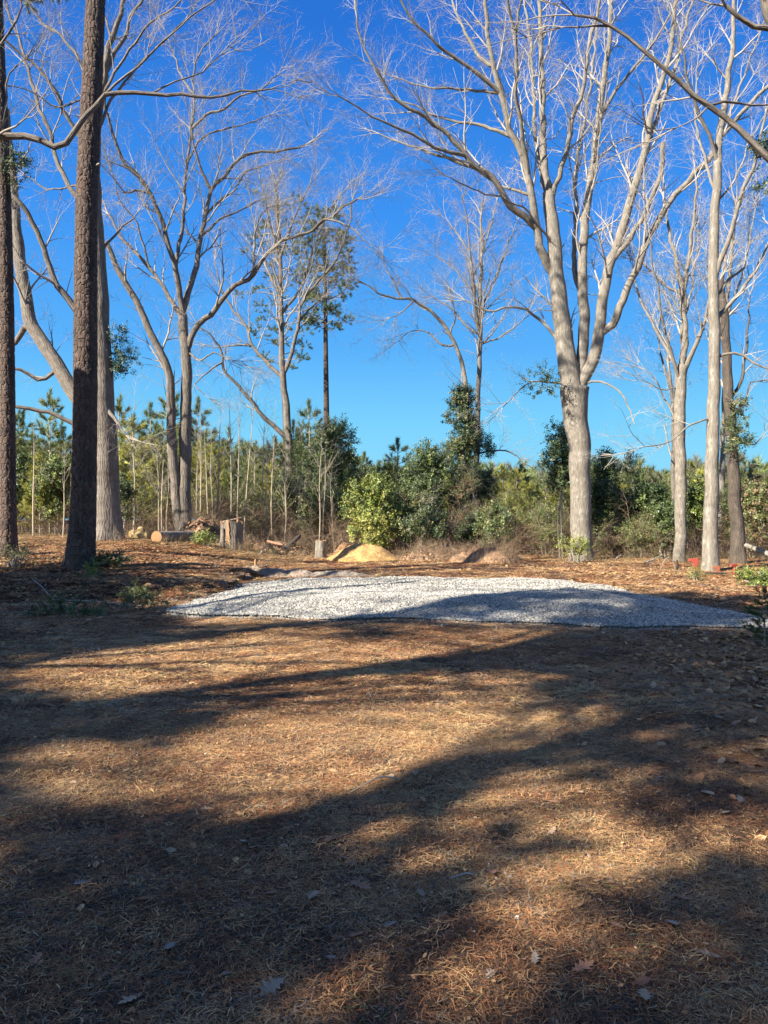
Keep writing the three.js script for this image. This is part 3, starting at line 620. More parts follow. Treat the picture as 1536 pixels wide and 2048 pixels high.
B.pairRight = bareTree({
  name: 'ivy_tree', label: 'thin upright ivy-footed tree, right one of the pair beyond the dirt mound', seed: 1005, depth: 36, bark: M.pale, twigs: M.twigRed, flare: 0.1, density: 1.1, reach: 1.0, spray: 1,
  limbs: [
    [-1, 8, 2, 0, [953, 1095, 952, 980, 954, 860, 957, 760, 960, 680, 961, 600, 962, 540, 963, 470, 962, 430], 0.9],
    [0, 4, 1, -0.2, [958, 675, 955, 640, 948, 580, 942, 520, 935, 460, 928, 410]],
    [0, 3.5, 1, 0.3, [963, 635, 975, 590, 990, 560, 1005, 520, 1020, 480, 1035, 440]],
    [0, 3, 1, 0.1, [962, 520, 972, 480, 985, 440, 994, 400]],
    [0, 3, 1, 0.3, [956, 670, 935, 655, 905, 620, 875, 600], 1],
    [0, 2.5, 1, -0.3, [962, 690, 990, 680, 1020, 660, 1045, 640]],
    [0, 2.5, 0.8, -0.4, [962, 905, 1000, 900, 1030, 908, 1050, 925, 1070, 940], 0.8],
    [0, 2.5, 0.8, 0.3, [960, 640, 945, 590, 915, 545, 885, 520]],
    [1, 2, 0.8, 0.3, [940, 510, 915, 470, 895, 440]],
  ],
});
B.pairLeft = bareTree({
  name: 'ivy_tree', label: 'leaning ivy-clad tree, left one of the pair beyond the dirt mound', seed: 1006, depth: 35, bark: M.pale, twigs: M.twigRed, flare: 0.1, density: 1.0,
  limbs: [
    [-1, 7, 3.5, 0, [940, 1095, 938, 980, 936, 860, 932, 780, 924, 725, 908, 685, 890, 652], 0.2],
    [0, 4, 1.5, -0.15, [892, 655, 862, 624, 830, 600, 800, 598, 765, 590, 735, 570]],
    [1, 2.5, 0.8, 0.2, [800, 598, 785, 560, 770, 530]],
    [0, 3, 0.8, 0.3, [905, 690, 880, 688, 862, 668, 840, 660, 815, 665]],
    [0, 2.5, 0.8, -0.2, [900, 670, 910, 640, 905, 600]],
    [1, 2, 0.7, -0.3, [830, 602, 805, 625, 780, 635]],
  ],
});
B.paleOak = bareTree({
  name: 'pale_oak', label: 'massive pale-barked oak rising behind the pine trunk at the left', seed: 1007, depth: 26, bark: M.oak, twigs: M.twig, flare: 0.55, density: 0.9, spray: 1,
  limbs: [
    [-1, 29, 8, 0, [213, 1086, 213, 1040, 211, 980, 209, 900, 206, 820, 203, 740, 200, 650, 197, 550, 192, 450, 188, 340, 193, 250, 206, 165], 0],
    [0, 8, 2.5, -0.1, [210, 165, 220, 85, 244, 20, 260, -60]],
    [0, 6, 2, 0.2, [212, 150, 228, 110, 244, 85, 257, 44, 285, 0, 300, -50]],
    [0, 19, 9, 0.15, [200, 850, 172, 815, 146, 783, 118, 735, 85, 685, 62, 645, 46, 560, 36, 490, 28, 410, 22, 340, 10, 220], 0.5],
    [3, 10, 3, 0.2, [80, 680, 55, 655, 20, 690, -30, 700], 0.3],
    [3, 6, 2, -0.3, [110, 735, 80, 760, 40, 740, -10, 735], 0.7],
    [0, 6, 3, -0.2, [204, 870, 172, 862, 130, 838, 95, 824, 60, 818, 25, 812, -30, 800], 0.3],
    [0, 9, 4, -0.15, [200, 690, 172, 640, 146, 609, 118, 576, 85, 491, 58, 433, 27, 389, -10, 355], 0.7],
    [0, 7, 2, 0.2, [199, 470, 170, 420, 149, 389, 118, 332, 105, 291, 85, 230, 61, 159, 41, 85, 20, 34, 0, -30]],
    [0, 6, 1.8, -0.2, [201, 340, 170, 290, 146, 254, 112, 190, 85, 146, 51, 115, 17, 85, -20, 60]],
    [0, 5, 1.5, 0.2, [206, 250, 180, 170, 156, 118, 125, 74, 81, 41, 58, 10, 40, -30]],
    [0, 4, 1.2, -0.2, [208, 190, 240, 130, 290, 60, 340, 20, 390, -20]],
    [0, 6, 2.5, -0.5, [206, 800, 225, 830, 240, 855, 252, 870], 0.3],
    [0, 4, 1.2, 0.3, [199, 510, 230, 470, 262, 440, 275, 425], 0.8],
    [0, 4, 1.2, 0.2, [206, 260, 225, 200, 270, 140, 320, 90, 370, 40]],
    [0, 3, 1, -0.3, [206, 250, 170, 200, 120, 215, 60, 180, 10, 170]],
    [0, 3, 1, 0.3, [200, 380, 150, 370, 100, 380, 50, 350]],
  ],
});
B.twin = bareTree({
  name: 'twin_stem_tree', label: 'twin-stemmed smooth tree left of the split stump', seed: 1008, depth: 30, bark: M.oak, twigs: M.twig, flare: 0.3, density: 1.05, spray: 1,
  limbs: [
    [-1, 14, 9, 0, [369, 1078, 369, 1000, 370, 920, 371, 830, 373, 760, 371, 700, 367, 655, 365, 630], 0],
    [0, 12, 5, -0.05, [366, 1070, 357, 1035, 352, 972, 345, 905, 342, 837, 336, 735, 315, 695, 295, 651, 271, 600, 237, 542, 212, 484], 0.35],
    [0, 6, 2, 0.25, [364, 640, 338, 592, 305, 542, 264, 498, 237, 470, 218, 430]],
    [0, 8, 2, -0.2, [366, 640, 352, 542, 332, 474, 315, 423, 298, 383, 257, 332, 234, 295, 217, 237, 205, 180]],
    [3, 5, 1.5, 0.3, [353, 545, 355, 508, 369, 423, 372, 339, 383, 264, 389, 186, 386, 152, 399, 108, 430, 70]],
    [0, 8, 2, 0.15, [366, 630, 389, 548, 406, 457, 416, 399, 423, 376, 450, 352, 484, 315, 520, 306, 570, 300, 610, 290]],
    [5, 4.5, 1.2, -0.2, [422, 378, 406, 349, 389, 298, 382, 250]],
    [5, 3.5, 1.2, 0.2, [410, 430, 440, 400, 470, 380, 490, 345, 530, 330]],
    [0, 8, 1.6, -0.1, [371, 700, 396, 650, 423, 627, 434, 611, 468, 574, 505, 550, 535, 510, 569, 479, 620, 462, 661, 435, 681, 418, 715, 398], 0.8],
    [8, 3.5, 1, 0.3, [505, 548, 508, 503, 512, 452, 535, 418, 576, 408]],
    [4, 4, 1, -0.3, [383, 264, 420, 225, 445, 220, 480, 190, 520, 180, 555, 150]],
    [4, 3.5, 1, 0.3, [388, 190, 360, 150, 345, 100, 330, 60]],
    [3, 3.5, 1, -0.3, [300, 385, 270, 380, 250, 390, 230, 360]],
    [2, 3, 1, -0.2, [300, 535, 270, 440, 240, 400, 225, 350]],
    [5, 3.5, 1, 0.3, [400, 480, 440, 440, 480, 420, 520, 400]],
    [8, 3, 1, -0.4, [620, 462, 650, 440, 690, 450, 720, 470, 740, 490]],
    [0, 3, 1, -0.4, [372, 705, 400, 720, 430, 705, 450, 715]],
    [4, 3, 1, 0.2, [372, 330, 400, 280, 440, 260, 490, 250, 540, 230]],
  ],
});
B.center = bareTree({
  name: 'spreading_tree', label: 'spreading tree left of the tall pine, its trunk dark with vines', seed: 1009, depth: 38, bark: M.oak, twigs: M.twig, flare: 0.1, density: 1.1, reach: 0.98, spray: 1,
  limbs: [
    [-1, 10, 2, 0, [580, 1085, 579, 980, 577, 880, 571, 800, 565, 750, 563, 690, 562, 600, 560, 500, 555, 420, 552, 370], 0.8],
    [0, 5.5, 1.2, -0.2, [570, 880, 529, 835, 502, 801, 478, 774, 447, 737, 441, 699, 420, 670, 400, 655]],
    [0, 5, 1.2, 0.2, [563, 758, 529, 720, 505, 689, 495, 659, 464, 615, 440, 570, 430, 520]],
    [0, 5.5, 1.2, -0.1, [570, 752, 583, 706, 596, 655, 603, 605, 630, 571, 671, 523, 695, 462, 705, 400]],
    [0, 4, 1, 0.3, [564, 625, 600, 578, 620, 520, 635, 470, 660, 420, 690, 380]],
    [0, 3.5, 1, -0.3, [560, 520, 580, 460, 600, 410, 620, 370]],
    [0, 3.5, 1, 0.3, [562, 590, 535, 540, 520, 480, 505, 430, 500, 390]],
    [2, 3, 0.8, 0.2, [505, 690, 470, 690, 440, 695, 410, 690]],
    [0, 3.5, 1, -0.2, [560, 510, 540, 450, 530, 400, 520, 360]],
    [3, 3, 0.8, 0.3, [600, 640, 640, 600, 680, 590, 700, 560]],
    [1, 2.5, 0.8, -0.3, [445, 730, 420, 740, 390, 770, 410, 790], 0.6],
  ],
});
// branches reaching in from trees that stand outside the frame
B.offRight = bareTree({
  name: 'leaning_limb_tree', label: 'tree beyond the right edge whose dark mossy limb slants across the top right', seed: 1010, depth: 12, bark: M.oak, twigs: M.twig, flare: 0.3, density: 0.35, reach: 0.8, spray: 0.8,
  limbs: [
    [-1, 30, 14, 0, [1720, 1220, 1716, 1000, 1706, 800, 1690, 560, 1670, 400, 1640, 200, 1560, 60, 1540, 0, 1530, -120], 0],
    [0, 9, 2.5, -0.1, [1672, 420, 1600, 370, 1536, 318, 1507, 288, 1470, 250, 1422, 217, 1382, 183, 1341, 146, 1304, 118, 1260, 85, 1226, 58, 1206, 47, 1178, 34, 1148, 30], 0.5],
    [1, 3.5, 1.5, 0.3, [1422, 217, 1470, 205, 1536, 207, 1570, 215], 0.3],
    [1, 2.5, 1, -0.2, [1422, 219, 1395, 236, 1370, 248, 1352, 256], 0.3],
    [1, 3, 1.2, 0.2, [1206, 47, 1180, 58, 1150, 58, 1128, 54], 0.4],
    [0, 8, 4, -0.2, [1560, 70, 1520, 60, 1490, 40, 1465, 18, 1452, 12], 0.5],
    [0, 6, 2, -0.3, [1545, 20, 1500, -60, 1450, -120]],
  ],
});
B.offLeft = bareTree({
  name: 'leaning_limb_tree', label: 'tree beyond the left edge whose crooked dark limb crosses the pine trunk', seed: 1011, depth: 15, bark: M.oak, twigs: M.twig, flare: 0.3, density: 0.45, reach: 0.8, spray: 0.8,
  limbs: [
    [-1, 26, 10, 0, [-230, 1200, -220, 1000, -210, 700, -190, 400, -170, 200, -150, 0, -140, -200], 0.2],
    [0, 10, 1.6, 0.05, [-185, 380, -100, 300, 0, 272, 60, 275, 110, 292, 130, 288, 150, 260, 175, 225, 205, 195, 250, 185, 310, 185, 390, 193, 480, 185, 540, 178], 0.5],
    [1, 3.5, 1.2, -0.1, [205, 196, 260, 145, 310, 105, 350, 60, 400, 20, 430, 0]],
    [0, 6, 1.5, -0.1, [-170, 210, -60, 150, 0, 95, 25, 60, 42, 30, 38, -20]],
    [1, 2.5, 1, 0.3, [310, 185, 350, 160, 400, 150, 440, 110]],
    [0, 5, 1.5, 0.2, [-190, 420, -60, 330, 10, 240, 14, 160, 35, 130], 0.4],
  ],
});
// bare trees outside the left edge whose limbs throw the thin streaks on the grass and the gravel
function wildLimbs(root, H, r, seedN) {
  reseed(seedN); const trunk = [root.clone(), root.clone().add(V(rr(-0.2, 0.2), H * 0.25, rr(-0.2, 0.2))), root.clone().add(V(rr(-0.4, 0.4), H * 0.5, rr(-0.4, 0.4)))], limbs = [[-1, r, r * 0.7, 0, trunk, 0]];
  for (let i = 0; i < 6; i++) {
    const p = trunk[1].clone().lerp(trunk[2], 0.25 + 0.75 * i / 5), a = i * 2.4, d = V(Math.cos(a) * 0.7, 1, Math.sin(a) * 0.7).normalize(), path = limbPath(p, d, H * rr(0.42, 0.58), 6, 0.12, 0.02); limbs.push([0, r * 0.5, 0.02, 0, path, 1]);
    for (const q of [2, 3]) limbs.push([limbs.length - 1 - (q - 2), r * 0.22, 0.012, 0, limbPath(path[q], sideDir(d, rr(0.4, 0.8), rr(0, 6)), H * rr(0.2, 0.3), 5, 0.14, 0.03), 1]);
  }
  return limbs;
}
[[-12.6, -2.6, 14, 0.2, 'standing level with the near grass'], [-16.5, -6.6, 15, 0.22, 'standing level with the far grass']].forEach(([x, z, H, r, where], i) => {
  const root = V(x, height(x, z), z); bareTree({ name: 'edge_hardwood', label: `bare tree outside the left edge of the view, ${where}`, group: 'bare trees outside the left edge', seed: 1030 + i, root, bark: M.oak, twigs: M.twig, density: 0.3, spray: 0.6, limbs: wildLimbs(root, H, r, 1040 + i) });
});

// ---------------------------------------------------------------- pines
const GREEN = { pine: [0.175, 0.20, 0.045], pineDark: [0.10, 0.135, 0.04], pineYellow: [0.31, 0.31, 0.065], pineBlue: [0.13, 0.17, 0.065] };
function clump(list, p, out, base, size, color, n = 9) {              // a bunch of needle shoots round a branch end
  for (let i = 0; i < n; i++) {
    const d = V(rr(-1, 1), rr(-0.5, 1), rr(-1, 1)).normalize().addScaledVector(out, 0.5); d.y += 0.15; d.normalize();
    list.push({ p: p.clone().sub(base).addScaledVector(d, rr(0, 0.35) * size), dir: d, roll: rr(0, 6.28), s: rr(0.6, 1) * size * 0.62, c: tint(color, 0.28) });
  }
}
function pineTree(o) {                                               // o: path or root, radius, height, crown
  reseed(o.seed);
  const base = o.root ?? spot(o.path[0], o.depth), k = (o.depth ?? 1) / FOCAL, g = thing(o.name, o.label, 'tree', o.group, base);
  let pts;
  if (o.path) { pts = []; for (let i = 0; i < o.path.length; i += 2) pts.push(at(o.path[i], o.path[i + 1], o.depth)); pts[0].copy(base); }
  else pts = [base.clone(), base.clone().add(V(rr(-0.2, 0.2), o.height * 0.4, rr(-0.2, 0.2))), base.clone().add(V(rr(-0.3, 0.3), o.height, rr(-0.3, 0.3)))];
  pts[0].y -= 0.2;
  const R0 = o.r0 * (o.path ? k : 1), R1 = o.r1 * (o.path ? k : 1), { pts: sm } = smooth(pts, o.step ?? 0.3), N = sm.length;
  const rad = sm.map((_, i) => R0 + (R1 - R0) * i / (N - 1)), sides = o.sides ?? 12;
  const plates = (a, v, r) => {                                       // raised bark plates
    const nx = o.plates ?? 14, ny = Math.max(1, Math.round(30 * 4.4)), [e, id] = worley(a / 6.28318 + 0.03 * n3(v * 2.2, Math.cos(a) * 2, 5) + 0.014 * n3(v * 7, Math.sin(a) * 5, 15), v / 30 + 0.003 * n3(Math.cos(a) * 3, v * 2, 6) + 0.001 * n3(Math.sin(a) * 9, v * 6, 16), nx, ny, cells);
    return ss(0.03, 0.2, e) * (0.7 + 0.3 * id);
  };
  const geo = tube(sm, rad, sides, { uvr: R0, cap: true, shape: (r, a, v) => r * (1 + (o.flare ?? 0.3) * Math.exp(-Math.max(0, v - 0.2) / 0.35) * (0.8 + 0.3 * Math.sin(a * 4 + 1)) + 0.03 * n3(Math.cos(a), v * 0.5, Math.sin(a))) + (o.relief ? o.relief * (plates(a, v, r) - 0.6) : 0) });
  geo.translate(-base.x, -base.y, -base.z); part('trunk', geo, M.pine, g);
  // crown
  const tufts = [], wood = [], H = sm[N - 1].y - base.y, color = o.color ?? GREEN.pine;
  const axis = (y) => { const i = clamp(sm.findIndex((q) => q.y >= base.y + y), 0, N - 1); return sm[i < 0 ? N - 1 : i]; };
  const bough = (tip, h, size, n) => {
    const p0 = axis(Math.min(H - 0.1, h)).clone(), mid = p0.clone().lerp(tip, 0.5); mid.y += rr(-0.1, 0.25);
    const q = smooth([p0, mid, tip], 0.5).pts; wood.push(tube(q, taper(q.length, Math.min(0.05, 0.012 + 0.012 * p0.distanceTo(tip)), 0.01), 5));
    const out = V(tip.x - p0.x, 0.3, tip.z - p0.z).normalize();
    clump(tufts, tip, out, base, size, color, n); if (p0.distanceTo(tip) > 1.2 && (!o.keep || o.keep(p0.clone().lerp(tip, 0.72)))) clump(tufts, p0.clone().lerp(tip, 0.72), out, base, size * 0.85, color, Math.round(n * 0.6));
  };
  for (const [tip, h] of o.tips ?? []) bough(tip, h, o.size ?? 0.7, o.per ?? 11);
  for (let i = 0; i < (o.boughs ?? 0); i++) {
    const t = (i + rnd()) / o.boughs, h = o.from + (H - o.from) * t, L = o.radius * (0.35 + 0.65 * Math.sin(Math.PI * clamp(0.15 + 0.8 * t))) * rr(0.5, 1.1), a = i * 2.4 + rr(-0.5, 0.5), p = axis(h).clone();
    const tip = V(p.x + Math.cos(a) * L, p.y + rr(-0.15, 0.5) * L, p.z + Math.sin(a) * L);
    if (o.keep && !o.keep(tip)) continue;
    bough(tip, h, o.size ?? 0.6, o.per ?? 10);
  }
  for (const [y, a, L] of o.stubs ?? []) { const p = axis(y).clone(), d = V(Math.cos(a), 0.2, Math.sin(a)); wood.push(tube([p, p.clone().addScaledVector(d, L * 0.5), p.clone().addScaledVector(d, L)], [0.035, 0.028, 0.02], 5, { cap: true })); }
  if (wood.length) { const b = mergeGeometries(wood.map((w) => { w.deleteAttribute('uv'); return w; })); b.translate(-base.x, -base.y, -base.z); part('branches', b, M.twig, g).userData.kind = 'stuff'; }
  split(tufts, TUFTS, 'needles', M.needle, g);
  return g;
}
// light that reaches the ground near the camera, read from the photograph: patches of sun [x, y, half width, half height, share]
const SUNNY = [[40, 1560, 190, 58, 1], [540, 1308, 360, 30, 1], [680, 1420, 300, 52, 1], [800, 1355, 230, 44, 1], [330, 1560, 400, 68, 1], [600, 1520, 200, 70, 1], [1000, 1555, 150, 70, 0.7], [1130, 1650, 170, 30, 0.7], [1420, 1690, 100, 46, 0.9], [1005, 1855, 150, 66, 1], [880, 2010, 190, 80, 1],
  [1150, 1460, 120, 30, 0.6], [1440, 1540, 110, 50, 0.45], [250, 1360, 220, 26, 0.7], [960, 1290, 170, 16, 0.7], [720, 1700, 80, 36, 0.6], [60, 1330, 120, 20, 0.4], [1250, 1318, 110, 9, 0.5]];
const SHADY = [[1340, 1207, 150, 9], [1440, 1222, 150, 13], [1250, 1247, 180, 9], [110, 1238, 240, 24], [120, 1183, 220, 11], [300, 1160, 200, 7], [820, 1238, 310, 5], [700, 1172, 330, 2.6]];
function sunny(p) {
  const [x0, y0, d] = toPixel(p); if (d < 1) return 0.4;
  const x = x0 + 60 * n3(p.x * 1.3, p.z * 1.3, 71), y = y0 + 22 * n3(p.x * 1.3, p.z * 1.3, 72);
  if (x0 < -150 || x0 > 1690 || y0 > 2300) return 0.35;
  if (y0 < 1262) return SHADY.some(([cx, cy, a, b]) => ((x - cx) / a) ** 2 + ((y - cy) / b) ** 2 < 1) ? 0 : y0 > 1150 ? 1 : 0.7;
  let s = 0; for (const [cx, cy, a, b, w] of SUNNY) { const q = ((x - cx) / a) ** 2 + ((y - cy) / b) ** 2; if (q < 1.15) s = Math.max(s, w * ss(1.25, 0.75, q)); }
  if (s < 0.6 && y0 > 1470 && y0 < 1790 && x0 > 820) s = Math.max(s, 0.5 * ss(0.16, 0.34, n3(p.x * 2.6, p.z * 2.0, 81)));
  if (y0 < 1640) s *= 1 - 0.9 * ss(0.2, 0.36, n3(p.x * 1.5 + 3, p.z * 1.25, 83));
  return s;
}
const sunnyWide = (p, r = p.z < -11 ? 0.08 : clamp(-p.z * 0.055, 0.1, 0.4)) => Math.max(sunny(p), sunny(p.clone().add(V(r, 0, 0))), sunny(p.clone().add(V(-r, 0, 0))), sunny(p.clone().add(V(0, 0, r))), sunny(p.clone().add(V(0, 0, -r))));
const toGround = (p) => p.clone().addScaledVector(SUN, -(p.y - 0.02) / SUN.y);
const SHADERS = [[-10.4, 3.75, 11, 4.2], [-17.5, 5, 15, 4.2], [-8.5, 7.5, 16, 4], [-18, 2, 19, 4.5], [-12.5, 11.5, 19, 4], [-20.5, 6.8, 15.5, 4.5], [-7, 12, 17, 4], [-14, -1.5, 17, 3.8], [-5.5, 4, 13, 3], [-15, -7.5, 14, 4.2], [-12.3, 1.0, 15.5, 4.6]];  // unseen pines inferred from their shade; crowns shaped to fit the sun patches
{
  reseed(2001); const tips = SHADERS.map(() => []);
  for (let d = 1.0; d < 19; d += 0.36) for (let x = -0.6 * d - 1; x < 0.6 * d + 1; x += 0.36) for (let pass = 0; pass < 3; pass++) {
    const t = V(x + rr(-0.2, 0.2), 0.02, -d + rr(-0.2, 0.2)); if (sunnyWide(t) > [0.55, 0.4, 0.3][pass] * rr(0.7, 1.2)) continue;
    for (let tries = 0; tries < 30; tries++) {
      const h = rr(6, 19), p = t.clone().addScaledVector(SUN, h / SUN.y); let best = -1, bd = 1;
      SHADERS.forEach(([sx, sz, H, R], k) => { const e = Math.hypot(p.x - sx, p.z - sz) / R; if (h < H && h > H * 0.38 && e < bd) { bd = e; best = k; } });
      if (best >= 0) { tips[best].push([p, Math.max(3, h - rr(0.2, 0.9))]); break; }
    }
  }
  const where = ['nearest behind the left shoulder', 'far back on the left', 'close behind the camera', 'at the far left', 'deep behind the camera', 'farthest out on the left', 'straight behind', 'just outside the left edge', 'low one close on the left', 'ahead on the left', 'slim one abreast of the camera'];
  SHADERS.forEach(([x, z, H, R], k) => pineTree({
    name: 'shade_pine', label: `tall pine outside the frame shading the grass, ${where[k]}`, group: 'pines behind the camera', seed: 2010 + k, root: V(x, height(x, z), z), height: H, r0: k === 10 ? 0.14 : 0.24, r1: 0.05, tips: tips[k], size: 0.56, per: 11,
    boughs: 16, from: H * 0.4, radius: R, keep: (p) => sunnyWide(toGround(p)) < 0.35,
  }));
}
// unseen pines added right of and behind the camera to block sky light
[[6.5, 3.5, 15, 3.6, 'closest on the right'], [10, -0.5, 16, 3.6, 'level with the camera on the right'], [11.5, 5.5, 17, 4, 'right and behind'], [3, 9.5, 16, 4, 'behind and slightly right'], [8, 11, 18, 4, 'far behind on the right'], [15.5, 1, 17, 4, 'farthest out on the right'], [14, -5, 15, 3.4, 'beyond the right edge']].forEach(([x, z, H, R, where], k) => pineTree({
  name: 'shade_pine', label: `added unseen bushy pine that blocks sky light, ${where}`, group: 'added pines right of and behind the camera', seed: 2070 + k, root: V(x, height(x, z), z), height: H, r0: 0.22, r1: 0.05, boughs: 150, from: 3.2, radius: R, size: 0.95, per: 10, keep: (p) => sunnyWide(toGround(p), 0.5) < 0.5,
}));
// trees outside the left edge that throw the streaks across the gravel and the pines
[[-15.5, -8.5, 15, 0.2], [-12.6, -11.6, 17, 0.17], [-17.5, -12, 16, 0.22], [-12, -6.5, 16, 0.2]].forEach(([x, z, H, r], k) => pineTree({
  name: 'edge_pine', label: `pine outside the left edge of the view, ${['nearest to the camera side', 'closest to the left edge', 'standing furthest back', 'standing beside the near grass'][k]}`, group: 'pines outside the left edge', seed: 2040 + k, root: V(x, height(x, z), z), height: H, r0: r, r1: 0.05,
  boughs: 34, from: H * 0.62, radius: 2.6, size: 0.65, per: 9, keep: (p) => sunnyWide(toGround(p), 0.5) < 0.6,
}));
{ const p = V(-11.72, 0, -14.2); p.y = height(p.x, p.z); pineTree({ name: 'added_snag', label: 'unseen dead snag added outside the left edge to shade the thick pine trunk', seed: 2047, root: p, height: 9.2, r0: 0.27, r1: 0.2, stubs: [[5, 1, 0.8], [7, 3, 0.7], [8, 5, 0.5]] }); }  // unseen snag, added and sized to throw shade down the thick pine trunk
// the two pine trunks at the left
pineTree({ name: 'pine_tree', label: 'thick plated pine trunk standing in front at the left, running out of the top', seed: 2051, depth: 18, path: [158, 1160, 165, 1050, 169, 900, 171, 700, 172, 500, 174, 380, 180, 250, 187, 100, 191, 0, 195, -200, 198, -420, 200, -640], r0: 25.5, r1: 14, sides: 72, step: 0.045, plates: 15, relief: 0.022, flare: 0.38, boughs: 46, from: 15.5, radius: 3, size: 0.7, stubs: [[9.3, 0.4, 0.35], [10.4, 2.6, 0.3]] });
pineTree({ name: 'pine_tree', label: 'narrower pine trunk cut by the left edge of the picture', seed: 2052, depth: 20, path: [17, 1142, 15, 1000, 14, 800, 12, 600, 9, 450, 5, 330, 0, 200, -6, 50, -12, -150, -20, -420], r0: 16.5, r1: 10, sides: 56, step: 0.05, plates: 11, relief: 0.02, flare: 0.3, boughs: 40, from: 14.5, radius: 2.6, size: 0.65 });
// the tall pine in the middle distance and the one behind the spreading tree
pineTree({ name: 'tall_pine', label: 'tall thin pine with a tufted crown right of the spreading tree', seed: 2053, depth: 48, path: [655, 1075, 653, 850, 651, 650, 650, 540, 648, 470, 646, 432], r0: 8, r1: 2.2, flare: 0.1, boughs: 80, from: 12.6, radius: 1.75, size: 0.8, per: 11, color: GREEN.pineDark });
pineTree({ name: 'tall_pine', label: 'tall pine half hidden behind the bare spreading tree', seed: 2054, depth: 47, path: [574, 1075, 572, 850, 564, 700, 560, 560, 552, 400], r0: 8, r1: 2.4, flare: 0.1, boughs: 52, from: 9.5, radius: 2.4, size: 0.75, per: 8, color: GREEN.pineDark });

const ORDER = 'first second third fourth fifth sixth seventh eighth ninth tenth eleventh twelfth thirteenth fourteenth fifteenth sixteenth'.split(' ');
// young pines: four made, the rest copies
function youngPine(seedN, color, open) {
  reseed(seedN); const g = new THREE.Group(), H = 5, tufts = [], wood = [];
  const pts = limbPath(V(0, -0.1, 0), Y, H, 10, 0.025, 0.2), trunk = tube(pts, taper(pts.length, 0.05, 0.012), 6); part('trunk', trunk, M.sapling, g);
  for (let w = 0; w < 12; w++) {
    const t = 0.1 + 0.86 * w / 12, p = pts[Math.round(t * 10)], n = 4 + Math.floor(rnd() * 2);
    for (let i = 0; i < n; i++) {
      const a = i / n * 6.283 + w * 1.1 + rr(-0.3, 0.3), L = ((1 - t) * 1.45 + 0.22) * rr(0.65, 1.15), dir = V(Math.cos(a), rr(0.25, 0.75), Math.sin(a)).normalize(), q = limbPath(p, dir, L, 4, 0.08, 0.1);
      wood.push(tube(q, taper(5, 0.014, 0.005), 3));
      for (let m = 0; m < 1 + L * 4.2 * open; m++) { const u = rr(0.3, 1), b = q[Math.round(u * 4)], dd = sideDir(dir, rr(0, 0.9), rr(0, 6.28)); dd.y += 0.35; dd.normalize(); tufts.push({ p: b.clone(), dir: dd, roll: rr(0, 6), s: rr(0.3, 0.5), c: tint(color, 0.3) }); }
    }
  }
  for (let i = 0; i < 9; i++) tufts.push({ p: pts[10].clone().add(V(rr(-0.06, 0.06), -i * 0.06, rr(-0.06, 0.06))), dir: V(rr(-0.2, 0.2), 1, rr(-0.2, 0.2)).normalize(), roll: rr(0, 6), s: rr(0.3, 0.45), c: tint(color, 0.2) });
  const b = mergeGeometries(wood); b.deleteAttribute('uv'); part('branches', b, M.twig, g).userData.kind = 'stuff';
  split(tufts, TUFTS, 'needles', M.needle, g); g.name = 'young_pine'; return g;
}
const YOUNG = [youngPine(301, GREEN.pine, 1.2), youngPine(302, GREEN.pineDark, 1.3), youngPine(303, GREEN.pineYellow, 1.5), youngPine(304, GREEN.pineBlue, 1.0)];
